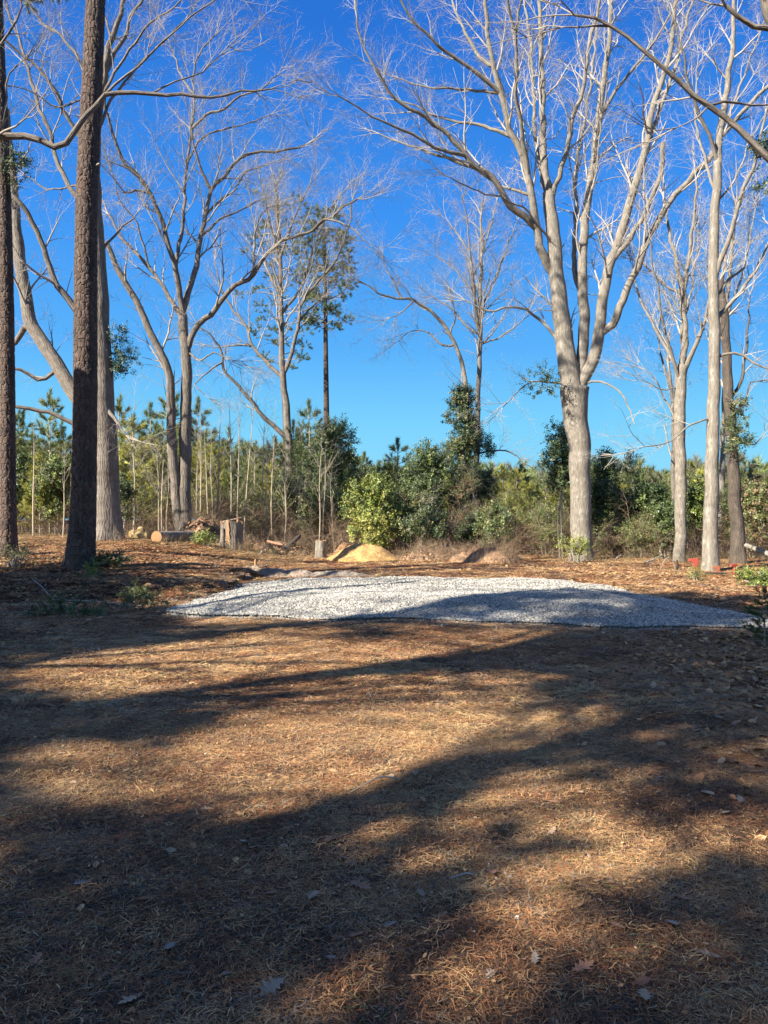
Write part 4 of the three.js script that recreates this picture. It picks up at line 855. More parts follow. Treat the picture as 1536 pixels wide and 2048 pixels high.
{
  reseed(310);
  const zones = {
    a: 'young pine left of the big pale oak', b: 'young pine between the pale oak and the twin-stemmed tree', c: 'young pine in the thicket behind the split stump', d: 'young pine above the bush behind the sand pile',
    e: 'young pine behind the round dirt mound', f: 'young pine right of the big forked tree', g: 'distant pine at the far edge of the clearing', h: 'young pine just outside the left edge of the view', i: 'young pine just outside the right edge of the view',
  };
  const spots = [
    ['a', 100, 775, 33, 0], ['a', 62, 865, 31, 1], ['a', 128, 850, 34, 3], ['a', 20, 800, 36, 0], ['a', 80, 900, 30, 2], ['a', 45, 820, 38, 3], ['a', -10, 850, 33, 1],
    ['b', 243, 790, 36, 0], ['b', 268, 830, 33, 2], ['b', 300, 800, 37, 3], ['b', 328, 770, 39, 0], ['b', 312, 880, 34, 2], ['b', 262, 910, 35, 1], ['b', 335, 920, 36, 1], ['b', 395, 790, 40, 3], ['b', 400, 880, 34, 2], ['b', 285, 950, 38, 1],
    ['c', 430, 885, 37, 2], ['c', 455, 880, 40, 1], ['c', 480, 895, 36, 1], ['c', 512, 880, 39, 0], ['c', 540, 870, 38, 1], ['c', 545, 920, 35, 2], ['c', 500, 930, 35, 0], ['c', 590, 835, 38, 3], ['c', 620, 795, 38, 3], ['c', 610, 900, 36, 1], ['c', 455, 950, 36, 0], ['c', 575, 960, 36, 1], ['c', 640, 880, 39, 0], ['c', 525, 970, 35, 2], 
    ['d', 728, 900, 36, 3], ['d', 755, 918, 37, 1], ['d', 792, 872, 34, 3], ['d', 705, 940, 38, 1], ['d', 815, 930, 37, 0], ['d', 860, 960, 35, 1], ['d', 775, 960, 34, 1],
    ['e', 985, 955, 37, 0], ['e', 1005, 935, 35, 2], ['e', 1028, 938, 34, 2], ['e', 1045, 925, 37, 3], ['e', 1062, 962, 33, 2], ['e', 1092, 960, 35, 2], ['e', 1108, 950, 38, 3], ['e', 1020, 1000, 31, 2], ['e', 1075, 1010, 31, 2], ['e', 905, 930, 37, 0], ['e', 1128, 975, 36, 0],
    ['f', 1245, 960, 36, 2], ['f', 1330, 960, 40, 0], ['f', 1395, 955, 38, 0], ['f', 1410, 930, 42, 2], ['f', 1500, 935, 37, 3], ['f', 1528, 955, 34, 0], ['f', 1475, 960, 39, 1], ['f', 1200, 950, 38, 0], ['f', 1375, 990, 36, 2], ['f', 1490, 1000, 32, 2], ['f', 1545, 1000, 31, 1], ['f', 1280, 1000, 38, 0], ['f', 1440, 1000, 35, 1],
  ];
  for (let i = 0; i < 46; i++) spots.push(['g', -200 + i * 43 + rr(-16, 16), rr(935, 985) - (i < 15 ? rr(10, 45) : 0), rr(46, 62), Math.floor(rnd() * 4)]);
  for (let i = 0; i < 9; i++) { spots.push(['h', -60 - i * 38 + rr(-10, 10), rr(800, 920), rr(30, 38), i % 4]); spots.push(['i', 1590 + i * 38 + rr(-10, 10), rr(900, 980), rr(30, 38), (i + 2) % 4]); }
  const used4 = [0, 0, 0, 0], rank = (z, px) => spots.filter((q) => q[0] === z && q[1] < px).length;
  for (const [zone, px, top, d, k] of spots) {
    const p = spot(px, d), h = at(px, top, d).y - p.y, s = h / 5.2; if (s < 0.2) continue;
    let t = YOUNG[k];
    const label = zone === 'g' ? zones.g : `${zones[zone]}, ${ORDER[rank(zone, px)]} from the left`, group = zones[zone].replace('young pine', 'young pines').replace('distant pine', 'distant pines');
    if (!used4[k]++) { t.name = numbered('young_pine'); t.userData = { label, category: 'tree', group }; scene.add(t); } else { t = copyOf(t, label, group); }
    t.position.copy(p); t.rotation.set(rr(-0.03, 0.03), rr(0, 6.28), rr(-0.03, 0.03)); t.scale.set(s * (s > 1 ? rr(0.75, 1) : rr(1, 1.3)), s, s * (s > 1 ? rr(0.75, 1) : rr(1, 1.3)));
  }
}

// ---------------------------------------------------------------- bushes and leafy trees
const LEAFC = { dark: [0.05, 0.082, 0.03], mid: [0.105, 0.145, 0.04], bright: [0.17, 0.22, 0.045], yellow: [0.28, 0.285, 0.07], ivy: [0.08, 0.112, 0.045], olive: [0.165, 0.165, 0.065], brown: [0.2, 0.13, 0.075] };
function bush(o) {                                                    // o: px, d, top, bottom (pixels), width px, colours, count, shoot
  reseed(o.seed);
  const base = spot(o.px, o.d), k = o.d / FOCAL, g = thing(o.name, o.label, o.category ?? 'bush', o.group, base), topY = at(o.px, o.top, o.d).y - base.y, botY = Math.max(0.02, at(o.px, o.bottom ?? 1100, o.d).y - base.y);
  const W = o.width * k / 2, H = (topY - botY) / 2, cy = (topY + botY) / 2, sprays = [], stems = [], lobes = [];
  const nl = o.lobes ?? 14;
  for (let i = 0; i < nl; i++) { const a = rr(0, 6.28), e = rr(-1, 1), q = Math.sqrt(1 - e * e) * rr(0.4, 0.85); lobes.push([V(Math.cos(a) * q * W, cy + e * H * 0.78, Math.sin(a) * q * W * (o.deep ?? 0.8)), rr(0.3, 0.5) * Math.min(W, H * 1.2)]); }
  for (let i = 0; i < o.count; i++) {
    const [c, r] = pick(lobes), n = V(rr(-1, 1), rr(-0.7, 1), rr(-1, 1)).normalize(), p = c.clone().addScaledVector(n, r * Math.pow(rnd(), 0.4)); if (p.y < 0.05) p.y = rr(0.05, 0.3);
    const d = n.clone().add(V(rr(-0.4, 0.4), rr(0.0, 0.7), rr(-0.4, 0.4))).normalize();
    sprays.push({ p, dir: d, roll: rr(0, 6.28), s: (o.shoot ?? 0.38) * rr(0.6, 1.25), c: tint(pick(o.colors), 0.25) });
  }
  for (let i = 0; i < (o.stems ?? 6); i++) {
    const [c] = pick(lobes), foot = V(rr(-0.25, 0.25) * W, -0.05, rr(-0.25, 0.25) * W), pts = smooth([foot, V(foot.x * 1.2 + rr(-0.1, 0.1), c.y * 0.5, foot.z * 1.2), c], 0.3).pts;
    stems.push(tube(pts, taper(pts.length, o.stem ?? 0.028, 0.006), 5));
  }
  if (stems.length) { const b = mergeGeometries(stems); b.deleteAttribute('uv'); part('stems', b, M.twig, g).userData.kind = 'stuff'; }
  split(sprays, o.leaves ?? LEAVES, 'foliage', M.leaf, g);
  if (o.twiggy) { const t = []; for (let i = 0; i < o.twiggy; i++) { const [c, r] = pick(lobes), n = V(rr(-1, 1), rr(-0.2, 1), rr(-1, 1)).normalize(); t.push({ p: c.clone().addScaledVector(n, r * 0.4), dir: n, roll: rr(0, 6), s: rr(0.5, 1) * r * 1.6 }); } split(t, SPRAYS, 'twigs', M.twig, g); }
  return g;
}
const { dark, mid, bright, yellow, ivy, olive, brown } = LEAFC;
bush({ name: 'leafy_bush', label: 'bright green leafy bush directly behind the sand pile', seed: 401, px: 742, d: 30, top: 962, bottom: 1085, width: 104, colors: [bright, mid, bright, yellow], count: 900, lobes: 16, stems: 8 });
bush({ name: 'leafy_bush', label: 'yellow-green low bush at the foot of the bright bush behind the sand pile', seed: 402, px: 738, d: 29, top: 1035, bottom: 1095, width: 70, colors: [yellow, bright, yellow], count: 260, lobes: 8, stems: 8 });
bush({ name: 'evergreen_tree', category: 'tree', label: 'tall dark evergreen in front of the tall thin pine', seed: 403, px: 668, d: 33, top: 835, bottom: 1060, width: 96, colors: [dark, mid, ivy], count: 1500, lobes: 26, stems: 9, stem: 0.05, twiggy: 30 });
bush({ name: 'evergreen_tree', category: 'tree', label: 'dark rounded evergreen between the bright bush and the ivy-clad pair', seed: 404, px: 858, d: 33, top: 885, bottom: 1060, width: 96, colors: [dark, ivy, mid], count: 1500, lobes: 24, stems: 9, stem: 0.05, twiggy: 40 });
bush({ name: 'ivy_column', category: 'ivy', label: 'thick ivy climbing the left tree of the pair', seed: 405, px: 925, d: 34.4, top: 750, bottom: 1075, width: 56, colors: [ivy, dark, olive], count: 1700, lobes: 46, stems: 6, twiggy: 60 });
bush({ name: 'ivy_column', category: 'ivy', label: 'brownish dead vines hanging under the ivy-clad pair', seed: 406, px: 935, d: 33, top: 930, bottom: 1080, width: 70, colors: [olive, brown, ivy], count: 500, lobes: 18, stems: 20, leaves: FINE, twiggy: 90 });
bush({ name: 'ivy_column', category: 'ivy', label: 'sparse ivy on the right tree of the pair', seed: 407, px: 968, d: 35.5, top: 850, bottom: 1040, width: 46, colors: [ivy, olive], count: 320, lobes: 16, stems: 3, twiggy: 40 });
bush({ name: 'ivy_column', category: 'ivy', label: 'dark ivy hanging on the left side of the big forked tree', seed: 408, px: 1122, d: 28, top: 840, bottom: 985, width: 58, colors: [dark, ivy], count: 520, lobes: 18, stems: 3 });
bush({ name: 'ivy_column', category: 'ivy', label: 'ivy sprig on the limb left of the big fork', seed: 409, px: 1082, d: 26.2, top: 738, bottom: 790, width: 66, colors: [dark, ivy], count: 70, lobes: 8, stems: 0, shoot: 0.3, deep: 0.3 });
bush({ name: 'evergreen_tree', category: 'tree', label: 'upright dark holly just right of the big forked tree', seed: 410, px: 1208, d: 30, top: 900, bottom: 1090, width: 62, colors: [dark, mid, dark], count: 1100, lobes: 24, stems: 6, stem: 0.04 });
bush({ name: 'sparse_tree', category: 'tree', label: 'small sparse tree with a pale stem right of the dark holly', seed: 411, px: 1258, d: 31, top: 900, bottom: 985, width: 52, colors: [mid, olive], count: 130, lobes: 14, stems: 1, stem: 0.06, shoot: 0.3, twiggy: 26 });
bush({ name: 'holly_bush', label: 'dark holly bush right of the sparse small tree', seed: 412, px: 1298, d: 29, top: 975, bottom: 1095, width: 78, colors: [dark, dark, mid], count: 1100, lobes: 20, stems: 6 });
bush({ name: 'holly_bush', label: 'dark holly bush at the left foot of the slender grey tree', seed: 413, px: 1332, d: 27.5, top: 1000, bottom: 1090, width: 60, colors: [dark, mid], count: 700, lobes: 16, stems: 6 });
bush({ name: 'holly_bush', label: 'green bush filling the gap beside the big forked trunk', seed: 414, px: 1232, d: 29, top: 985, bottom: 1105, width: 80, colors: [mid, dark, olive], count: 1000, lobes: 20, stems: 8 });
bush({ name: 'holly_bush', label: 'yellow-green bush between the slender grey tree and the white-barked tree', seed: 415, px: 1393, d: 29, top: 970, bottom: 1090, width: 46, colors: [bright, mid], count: 500, lobes: 16, stems: 5 });
bush({ name: 'holly_bush', label: 'olive bush at the right edge behind the vine-wrapped tree', seed: 416, px: 1512, d: 28, top: 975, bottom: 1110, width: 90, colors: [olive, mid, brown], count: 900, lobes: 22, stems: 10, twiggy: 50 });
bush({ name: 'holly_bush', label: 'dark green bush at the foot of the ivy-clad pair', seed: 417, px: 948, d: 31, top: 1035, bottom: 1090, width: 80, colors: [dark, dark, ivy], count: 600, lobes: 14, stems: 5 });
bush({ name: 'holly_bush', label: 'olive bush left of the big forked trunk, low against the clearing', seed: 418, px: 1095, d: 29.5, top: 1010, bottom: 1095, width: 80, colors: [olive, mid], count: 500, lobes: 16, stems: 10, leaves: FINE, twiggy: 50 });
bush({ name: 'holly_bush', label: 'dark mixed bush right of the bright bush behind the sand pile', seed: 419, px: 820, d: 31, top: 975, bottom: 1085, width: 90, colors: [mid, dark, olive], count: 900, lobes: 20, stems: 8, twiggy: 50 });
bush({ name: 'glossy_bush', label: 'glossy green bush between the two pine trunks at the left', seed: 420, px: 112, d: 30, top: 915, bottom: 1040, width: 80, colors: [bright, mid, mid], count: 800, lobes: 18, stems: 6 });
bush({ name: 'glossy_bush', label: 'dark bush right of the narrow left-edge pine', seed: 421, px: 55, d: 31, top: 900, bottom: 1030, width: 60, colors: [dark, mid], count: 700, lobes: 16, stems: 6, twiggy: 30 });
bush({ name: 'ivy_column', category: 'ivy', label: 'dark leaf cluster hanging beside the upper trunk of the pale oak', seed: 422, px: 240, d: 26, top: 648, bottom: 760, width: 62, colors: [dark, ivy], count: 190, lobes: 16, stems: 0, shoot: 0.3, deep: 0.5 });
bush({ name: 'ivy_column', category: 'ivy', label: 'dark ivy behind the foot of the pale oak', seed: 423, px: 245, d: 28, top: 940, bottom: 1050, width: 26, colors: [dark, ivy], count: 160, lobes: 10, stems: 2 });
bush({ name: 'ivy_column', category: 'ivy', label: 'ivy leaves on the narrow left-edge pine', seed: 424, px: 22, d: 19.5, top: 285, bottom: 390, width: 50, colors: [dark, ivy], count: 110, lobes: 10, stems: 0, shoot: 0.24, deep: 0.5 });
bush({ name: 'ivy_column', category: 'ivy', label: 'ivy and dead vine on the vine-wrapped tree', seed: 425, px: 1478, d: 24.6, top: 770, bottom: 940, width: 44, colors: [dark, olive, ivy], count: 200, lobes: 16, stems: 0, shoot: 0.3, twiggy: 40 });
bush({ name: 'ivy_column', category: 'ivy', label: 'ivy sprigs at the right edge under the mossy limb', seed: 426, px: 1530, d: 13, top: 255, bottom: 385, width: 40, colors: [dark, ivy], count: 60, lobes: 8, stems: 0, shoot: 0.22, deep: 0.5 });
bush({ name: 'undergrowth_bush', label: 'olive undergrowth bush left of the twin-stemmed tree', seed: 461, px: 300, d: 33, top: 975, bottom: 1060, width: 90, colors: [olive, mid], count: 420, lobes: 16, stems: 8, leaves: FINE, twiggy: 40 });
bush({ name: 'undergrowth_bush', label: 'olive undergrowth bush right of the twin-stemmed tree', seed: 462, px: 430, d: 34, top: 960, bottom: 1060, width: 90, colors: [olive, bright, mid], count: 420, lobes: 16, stems: 8, leaves: FINE, twiggy: 40 });
bush({ name: 'undergrowth_bush', label: 'green undergrowth bush behind the split stump', seed: 463, px: 500, d: 33.5, top: 975, bottom: 1075, width: 80, colors: [mid, olive], count: 420, lobes: 16, stems: 8, leaves: FINE, twiggy: 40 });
bush({ name: 'undergrowth_bush', label: 'green undergrowth bush below the spreading tree', seed: 464, px: 578, d: 34.5, top: 930, bottom: 1075, width: 80, colors: [mid, olive, dark], count: 600, lobes: 18, stems: 8, twiggy: 50 });
bush({ name: 'undergrowth_bush', label: 'dark undergrowth behind the small stump', seed: 465, px: 640, d: 32, top: 985, bottom: 1080, width: 80, colors: [mid, dark, olive], count: 520, lobes: 16, stems: 8, twiggy: 50 });
bush({ name: 'undergrowth_bush', label: 'olive undergrowth beside the round dirt mound', seed: 466, px: 1035, d: 30.5, top: 985, bottom: 1095, width: 100, colors: [olive, yellow, mid], count: 600, lobes: 18, stems: 8, leaves: FINE, twiggy: 30 });
bush({ name: 'undergrowth_bush', label: 'olive undergrowth right behind the straight white-barked tree', seed: 467, px: 1450, d: 29.5, top: 985, bottom: 1095, width: 70, colors: [olive, mid], count: 420, lobes: 16, stems: 8, leaves: FINE, twiggy: 40 });
bush({ name: 'undergrowth_bush', label: 'green undergrowth in front of the right-hand hollies', seed: 468, px: 1270, d: 28, top: 1040, bottom: 1105, width: 110, colors: [mid, olive], count: 420, lobes: 16, stems: 8, leaves: FINE, twiggy: 30 });
bush({ name: 'undergrowth_bush', label: 'dark ivy undergrowth between the sand pile and the round mound', seed: 471, px: 850, d: 29.6, top: 1030, bottom: 1095, width: 120, colors: [dark, ivy, olive], count: 520, lobes: 18, stems: 10, twiggy: 40 });
bush({ name: 'undergrowth_bush', label: 'leafy undergrowth right behind the round dirt mound', seed: 472, px: 985, d: 29.5, top: 1020, bottom: 1095, width: 90, colors: [ivy, olive, mid], count: 420, lobes: 16, stems: 8, twiggy: 40 });
bush({ name: 'holly_bush', label: 'olive bush just outside the right edge of the view', seed: 481, px: 1620, d: 28, top: 980, bottom: 1110, width: 120, colors: [olive, mid], count: 700, lobes: 20, stems: 8, twiggy: 40 });
bush({ name: 'holly_bush', label: 'dark bush further outside the right edge of the view', seed: 482, px: 1730, d: 29, top: 960, bottom: 1110, width: 120, colors: [dark, mid], count: 800, lobes: 20, stems: 8 });
bush({ name: 'glossy_bush', label: 'dark bush just outside the left edge of the view', seed: 483, px: -80, d: 30, top: 930, bottom: 1050, width: 120, colors: [dark, mid], count: 800, lobes: 20, stems: 8 });
// low plants on the clearing
bush({ name: 'low_plant', category: 'plant', label: 'dark shrub at the foot of the thick pine trunk', seed: 430, px: 228, d: 18.2, top: 1118, bottom: 1165, width: 84, colors: [dark, mid, brown], count: 190, lobes: 10, stems: 10, shoot: 0.24, twiggy: 14 });
bush({ name: 'low_plant', category: 'plant', label: 'small bright plant below the thick pine trunk', seed: 431, px: 184, d: 16.4, top: 1170, bottom: 1190, width: 24, colors: [bright], count: 34, lobes: 5, stems: 4, shoot: 0.16 });
bush({ name: 'low_plant', category: 'plant', label: 'green weeds left of the gravel corner', seed: 432, px: 268, d: 14.6, top: 1188, bottom: 1210, width: 70, colors: [mid, bright, olive], count: 120, lobes: 9, stems: 6, shoot: 0.16, leaves: FINE });
bush({ name: 'low_plant', category: 'plant', label: 'leafy weeds between the cut log and the split stump', seed: 433, px: 412, d: 26, top: 1070, bottom: 1100, width: 46, colors: [bright, yellow, mid], count: 130, lobes: 9, stems: 6, shoot: 0.26 });
bush({ name: 'low_plant', category: 'plant', label: 'leafy sprouts around the foot of the big forked tree', seed: 434, px: 1152, d: 25.6, top: 1080, bottom: 1115, width: 60, colors: [bright, yellow], count: 110, lobes: 9, stems: 12, shoot: 0.26 });
bush({ name: 'low_plant', category: 'plant', label: 'green weeds in the leaves before the white-barked tree', seed: 435, px: 1392, d: 19, top: 1145, bottom: 1175, width: 40, colors: [bright, olive], count: 70, lobes: 7, stems: 5, shoot: 0.2, leaves: FINE });
bush({ name: 'low_plant', category: 'plant', label: 'green leafy plant at the right edge of the leaf bank', seed: 436, px: 1512, d: 17.5, top: 1145, bottom: 1190, width: 70, colors: [bright, mid], count: 130, lobes: 9, stems: 7, shoot: 0.22 });
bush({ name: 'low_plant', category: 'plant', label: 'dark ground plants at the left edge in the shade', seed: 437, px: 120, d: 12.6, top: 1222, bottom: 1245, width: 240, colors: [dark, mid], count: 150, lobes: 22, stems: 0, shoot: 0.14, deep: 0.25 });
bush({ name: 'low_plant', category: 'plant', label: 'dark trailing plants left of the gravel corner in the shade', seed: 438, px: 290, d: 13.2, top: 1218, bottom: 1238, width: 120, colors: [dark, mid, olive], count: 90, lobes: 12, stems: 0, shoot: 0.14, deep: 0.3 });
bush({ name: 'low_plant', category: 'plant', label: 'drooping grass clump at the foot of the left-edge pine', seed: 439, px: 30, d: 18, top: 1085, bottom: 1150, width: 70, colors: [olive, brown, mid], count: 60, lobes: 7, stems: 14, shoot: 0.3, leaves: FINE, twiggy: 26 });
// thin young hardwoods, pale stems
{
  reseed(450); const make = (px, top, d, lean) => {
    const b = spot(px, d), t = at(px + lean, top, d).sub(b), g = thing('sapling', '', 'tree', '', b), pts = smooth([V(0, -0.05, 0), V(t.x * 0.3 + rr(-0.08, 0.08), t.y * 0.35, rr(-0.1, 0.1)), V(t.x * 0.7 + rr(-0.06, 0.06), t.y * 0.7, rr(-0.15, 0.15)), V(t.x, t.y, rr(-0.2, 0.2))], 0.35).pts;
    part('trunk', tube(pts, taper(pts.length, rr(0.03, 0.055), 0.01), 6), M.sapling, g);
    const wood = [], sp = [];
    for (let i = 0; i < 9; i++) { const q = pts[Math.floor(rr(0.35, 0.98) * (pts.length - 1))], dir = V(rr(-1, 1), rr(0.5, 1.4), rr(-1, 1)).normalize(), w = limbPath(q, dir, rr(0.3, 0.9), 4, 0.12, 0.08); wood.push(tube(w, taper(5, 0.011, 0.005), 3)); sp.push({ p: w[4], dir, roll: rr(0, 6), s: rr(0.3, 0.7) }); }
    sp.push({ p: pts[pts.length - 1], dir: Y, roll: 1, s: 0.9 });
    const m = mergeGeometries(wood); m.deleteAttribute('uv'); part('branches', m, M.sapling, g).userData.kind = 'stuff'; split(sp, SPRAYS, 'twigs', M.twig, g);
    return g;
  };
  const zones = { a: 'thin pale sapling between the two left pines', b: 'thin pale sapling between the pale oak and the twin-stemmed tree', c: 'thin pale sapling standing behind the split stump', d: 'thin pale sapling between the split stump and the small stump', e: 'thin pale sapling right behind the small stump', f: 'thin pale sapling in the thicket right of the sand pile' };
  const list = [['a', 67, 860, 29, 3], ['a', 84, 920, 31, 0], ['a', 126, 930, 28, 2], ['b', 267, 800, 28, 0], ['b', 318, 930, 31, -3], ['b', 325, 905, 30, 2], ['b', 334, 940, 32, 3], ['b', 279, 960, 33, 0], ['b', 292, 940, 34, 2], ['c', 393, 900, 32, 4], ['c', 401, 855, 33, 2], ['c', 418, 880, 32, -8], ['c', 424, 890, 33, -2], ['c', 430, 830, 31, 9], ['c', 461, 820, 32, -2], ['c', 474, 830, 33, 6], ['d', 488, 815, 31, 17], ['d', 520, 850, 32, 8], ['d', 529, 890, 30, 5], ['d', 545, 835, 31, 5], ['d', 568, 900, 31, 3], ['d', 572, 940, 32, 1], ['d', 598, 850, 33, 2], ['d', 506, 930, 34, 2], ['e', 637, 900, 30, 5], ['e', 648, 930, 31, 2], ['e', 670, 980, 31, -8], ['f', 845, 1030, 31, -2], ['f', 870, 1030, 30, -6], ['f', 1010, 990, 32, 3], ['f', 985, 1000, 31, 2]];
  for (const [z, px, top, d, lean] of list) { const g = make(px, top, d, lean); g.userData.label = `${zones[z]}, ${ORDER[list.filter((q) => q[0] === z && q[1] < px).length]} from the left`; g.userData.group = zones[z].replace('sapling', 'saplings'); }
}
// brown thickets, and the wood beyond
{
  reseed(470);
  const thicket = (label, x0, x1, d0, d1, hPix, n, tones, size = 1) => {
    const l = [];
    for (let i = 0; i < n; i++) {
      const px = rr(x0, x1), d = rr(d0, d1), p = spot(px, d), H = hPix * d / FOCAL * (0.75 + 0.5 * n3(px * 0.02, d, 5)), y = H * Math.pow(rnd(), 1.3); p.y += y * 0.85;
      l.push({ p, dir: V(rr(-1, 1), rr(-0.2, 1.2), rr(-1, 1)).normalize(), roll: rr(0, 6), s: rr(0.5, 1.1) * size, c: tint(pick(tones), 0.25) });
    }
    TANGLES.forEach((g, k) => { const m = instances(numbered('bramble_thicket'), g, M.brush, l.filter((_, i) => i % 3 === k), scene); m.userData = { kind: 'stuff', label, category: 'brush' }; });
  };
  const t1 = [[0.22, 0.16, 0.105], [0.16, 0.11, 0.07], [0.28, 0.21, 0.14], [0.12, 0.08, 0.055]];
  thicket('brown brambles and dead stems between the split stump and the sand pile', 395, 700, 29, 34, 90, 700, t1);
  thicket('tangled brown vines behind the sand pile and the dirt mound', 690, 1010, 30.5, 34, 110, 760, t1);
  thicket('brown tangle under the vines left of the big forked tree', 1000, 1150, 28.5, 32, 80, 420, t1);
  thicket('dry brush at the foot of the trees on the right', 1170, 1820, 26.5, 31, 85, 900, t1);
  thicket('dry brush under the young pines at the left', -260, 400, 29, 35, 70, 900, t1);
  // low weeds and cut twigs along the edge of the clearing
  const tuft = [], tw = [[0.33, 0.25, 0.15], [0.25, 0.17, 0.1], [0.2, 0.19, 0.08]];
  for (let i = 0; i < 1500; i++) { const px = rr(-20, 1560), d = rr(23.5, 29), p = spot(px, d); if (cover(p.x, d).yard > 0.5 || inPad(p.x, d)) continue; tuft.push({ p, dir: V(rr(-0.8, 0.8), 1, rr(-0.8, 0.8)).normalize(), roll: rr(0, 6), s: rr(0.15, 0.45), c: tint(pick(tw), 0.25) }); }
  const m = instances('edge_weeds', TANGLES[0], M.brush, tuft, scene); m.userData = { kind: 'stuff', label: 'dry weeds along the far edge of the clearing', category: 'weeds' };
  // far wood that reads as one mass
  const far = [], fc = [GREEN.pine, GREEN.pineDark, GREEN.pineBlue, [0.12, 0.10, 0.06]];
  for (let i = 0; i < 36000; i++) {
    const d = rr(66, 110), x = rr(-1.05, 1.05) * d, H = 5.2 + 2.4 * n3(x * 0.12, d * 0.12, 8) + 1.8 * n3(x * 0.45, d * 0.2, 9) + (x < -4 ? 1.6 : 0), y = H * Math.pow(rnd(), 0.7);
    far.push({ p: V(x, height(x, -d) + y, -d), dir: V(rr(-1, 1), rr(0.1, 1.4), rr(-1, 1)).normalize(), roll: rr(0, 6), s: rr(0.9, 1.7), c: tint(pick(fc), 0.3) });
  }
  TUFTS.forEach((g, k) => { const w = instances(numbered('distant_wood'), g, M.needle, far.filter((_, i) => i % 3 === k), scene); w.userData = { kind: 'stuff', label: 'distant pine wood beyond the clearing', category: 'woods' }; });
}
// ---------------------------------------------------------------- heaps of sand and earth
function heap(o) {                                                    // a heap on the ground; local x to the right, z towards the camera
  const c = spot(o.px, o.d), N = o.n ?? 40, pos = [], idx = [], uv = [], col = [];
  for (let j = 0; j <= N; j++) for (let i = 0; i <= N * 2; i++) {
    const u = i / N - 1, v = j / N * 2 - 1, x = u * o.w / 2, z = v * o.l / 2;
    const wob = 0.14 * n3(u * 2.2, v * 2.2, o.seed), r = Math.hypot(u, v) * (1 + wob), prof = o.profile ? o.profile(u * (1 + wob), v * (1 + wob)) : Math.pow(ss(1, 0.05, r), 0.9);
    let y = o.h * prof * (1 + 0.12 * n3(u * 3, v * 3, o.seed + 1)) + (o.rough ?? 0.03) * (n3(x * 5, z * 5, o.seed + 2) + 0.5 * n3(x * 13, z * 13, o.seed + 3)) * ss(0, 0.25, prof);
    if (r > 0.97) y -= 0.06 + 0.25 * (r - 0.97);
    pos.push(x, height(c.x + x, c.z + z) - c.y + y, z); uv.push(x, z);
    const k = 1 + 0.28 * fbm(x * 2, z * 2, o.seed) + 0.12 * n3(x * 9, z * 9, 3); col.push(k, k * (1 + 0.03 * n3(x * 2, z * 2, 5)), k);
  }
  const w = N * 2 + 1; for (let j = 0; j < N; j++) for (let i = 0; i < N * 2; i++) { const a = j * w + i; idx.push(a, a + w, a + 1, a + 1, a + w, a + w + 1); }
  const g = new THREE.BufferGeometry(); g.setAttribute('position', new THREE.Float32BufferAttribute(pos, 3)); g.setAttribute('uv', new THREE.Float32BufferAttribute(uv, 2)); g.setAttribute('color', new THREE.Float32BufferAttribute(col, 3)); g.setIndex(idx); g.computeVertexNormals();
  const m = solo(o.name, g, o.material, o.label, o.category); m.position.copy(c); m.rotation.y = o.turn ?? 0; return m;
}
const earthTex = textures(256, 256, (u, v) => { const a = nzA(u * 32, v * 32, 32, 32), b = nzB(u * 64, v * 64, 64, 64), c = nzA(u * 8, v * 8, 8, 8), t = 0.75 + 0.25 * a + 0.25 * (b - 0.5) + 0.2 * (c - 0.5); return [t, t, t, 0.5 * a + 0.5 * b]; }, [1.4, 1.4], 15);
const earth = (r, g, b, bump = 0.02) => mat(rgb(r, g, b), 0.97, { map: earthTex[0], bumpMap: earthTex[1], bumpScale: bump, vertexColors: true });
heap({ name: 'sand_pile', category: 'sand pile', label: 'pile of golden yellow sand at the back of the clearing', seed: 601, px: 729, d: 27, w: 2.7, l: 2.2, h: 0.58, rough: 0.02, n: 60, material: earth(0.52, 0.31, 0.115, 0.01), profile: (u, v) => { const r = Math.hypot(Math.max(0, Math.abs(u + 0.02) - 0.22) / 0.78, v); return Math.min(1.08 * Math.pow(clamp(1 - r), 1.05), 1 - 0.1 * ss(-0.2, 0.4, u)); } });
heap({ name: 'earth_heap', category: 'heap', label: 'low reddish earth hump behind the left side of the sand pile', seed: 602, px: 690, d: 29.2, w: 1.3, l: 0.9, h: 0.5, rough: 0.06, material: earth(0.33, 0.19, 0.095) });
heap({ name: 'dirt_mound', category: 'heap', label: 'round brown dirt mound under the ivy-clad pair', seed: 603, px: 972, d: 26.4, w: 2.5, l: 2, h: 0.44, profile: (u, v) => Math.pow(clamp(1 - u * u - v * v), 0.75), rough: 0.05, material: earth(0.33, 0.205, 0.12, 0.03) });
heap({ name: 'dirt_mound', category: 'heap', label: 'low spread of dug-up dirt between the sand pile and the round mound', seed: 604, px: 858, d: 27.2, w: 2.4, l: 1.4, h: 0.28, rough: 0.05, material: earth(0.36, 0.24, 0.15, 0.03) });
heap({ name: 'dirt_ridge', category: 'heap', label: 'grey-brown hump of scraped earth at the back left corner of the gravel', seed: 605, px: 538, d: 20.2, w: 1.7, l: 1.0, h: 0.24, rough: 0.04, material: earth(0.33, 0.25, 0.175) });
heap({ name: 'dirt_ridge', category: 'heap', label: 'smooth grey hump of earth right of the corner hump', seed: 606, px: 592, d: 20.4, w: 1.5, l: 0.9, h: 0.2, rough: 0.025, material: earth(0.36, 0.285, 0.21) });
heap({ name: 'dirt_ridge', category: 'heap', label: 'low strip of grey earth along the back edge of the gravel', seed: 607, px: 670, d: 20.5, w: 2.4, l: 0.7, h: 0.13, rough: 0.03, material: earth(0.27, 0.235, 0.19) });
heap({ name: 'brush_heap', category: 'heap', label: 'heap of brown roots and straw between the twin-stemmed tree and the split stump', seed: 608, px: 412, d: 29.2, w: 2.1, l: 1.6, h: 0.82, rough: 0.12, material: earth(0.25, 0.155, 0.095, 0.05) });
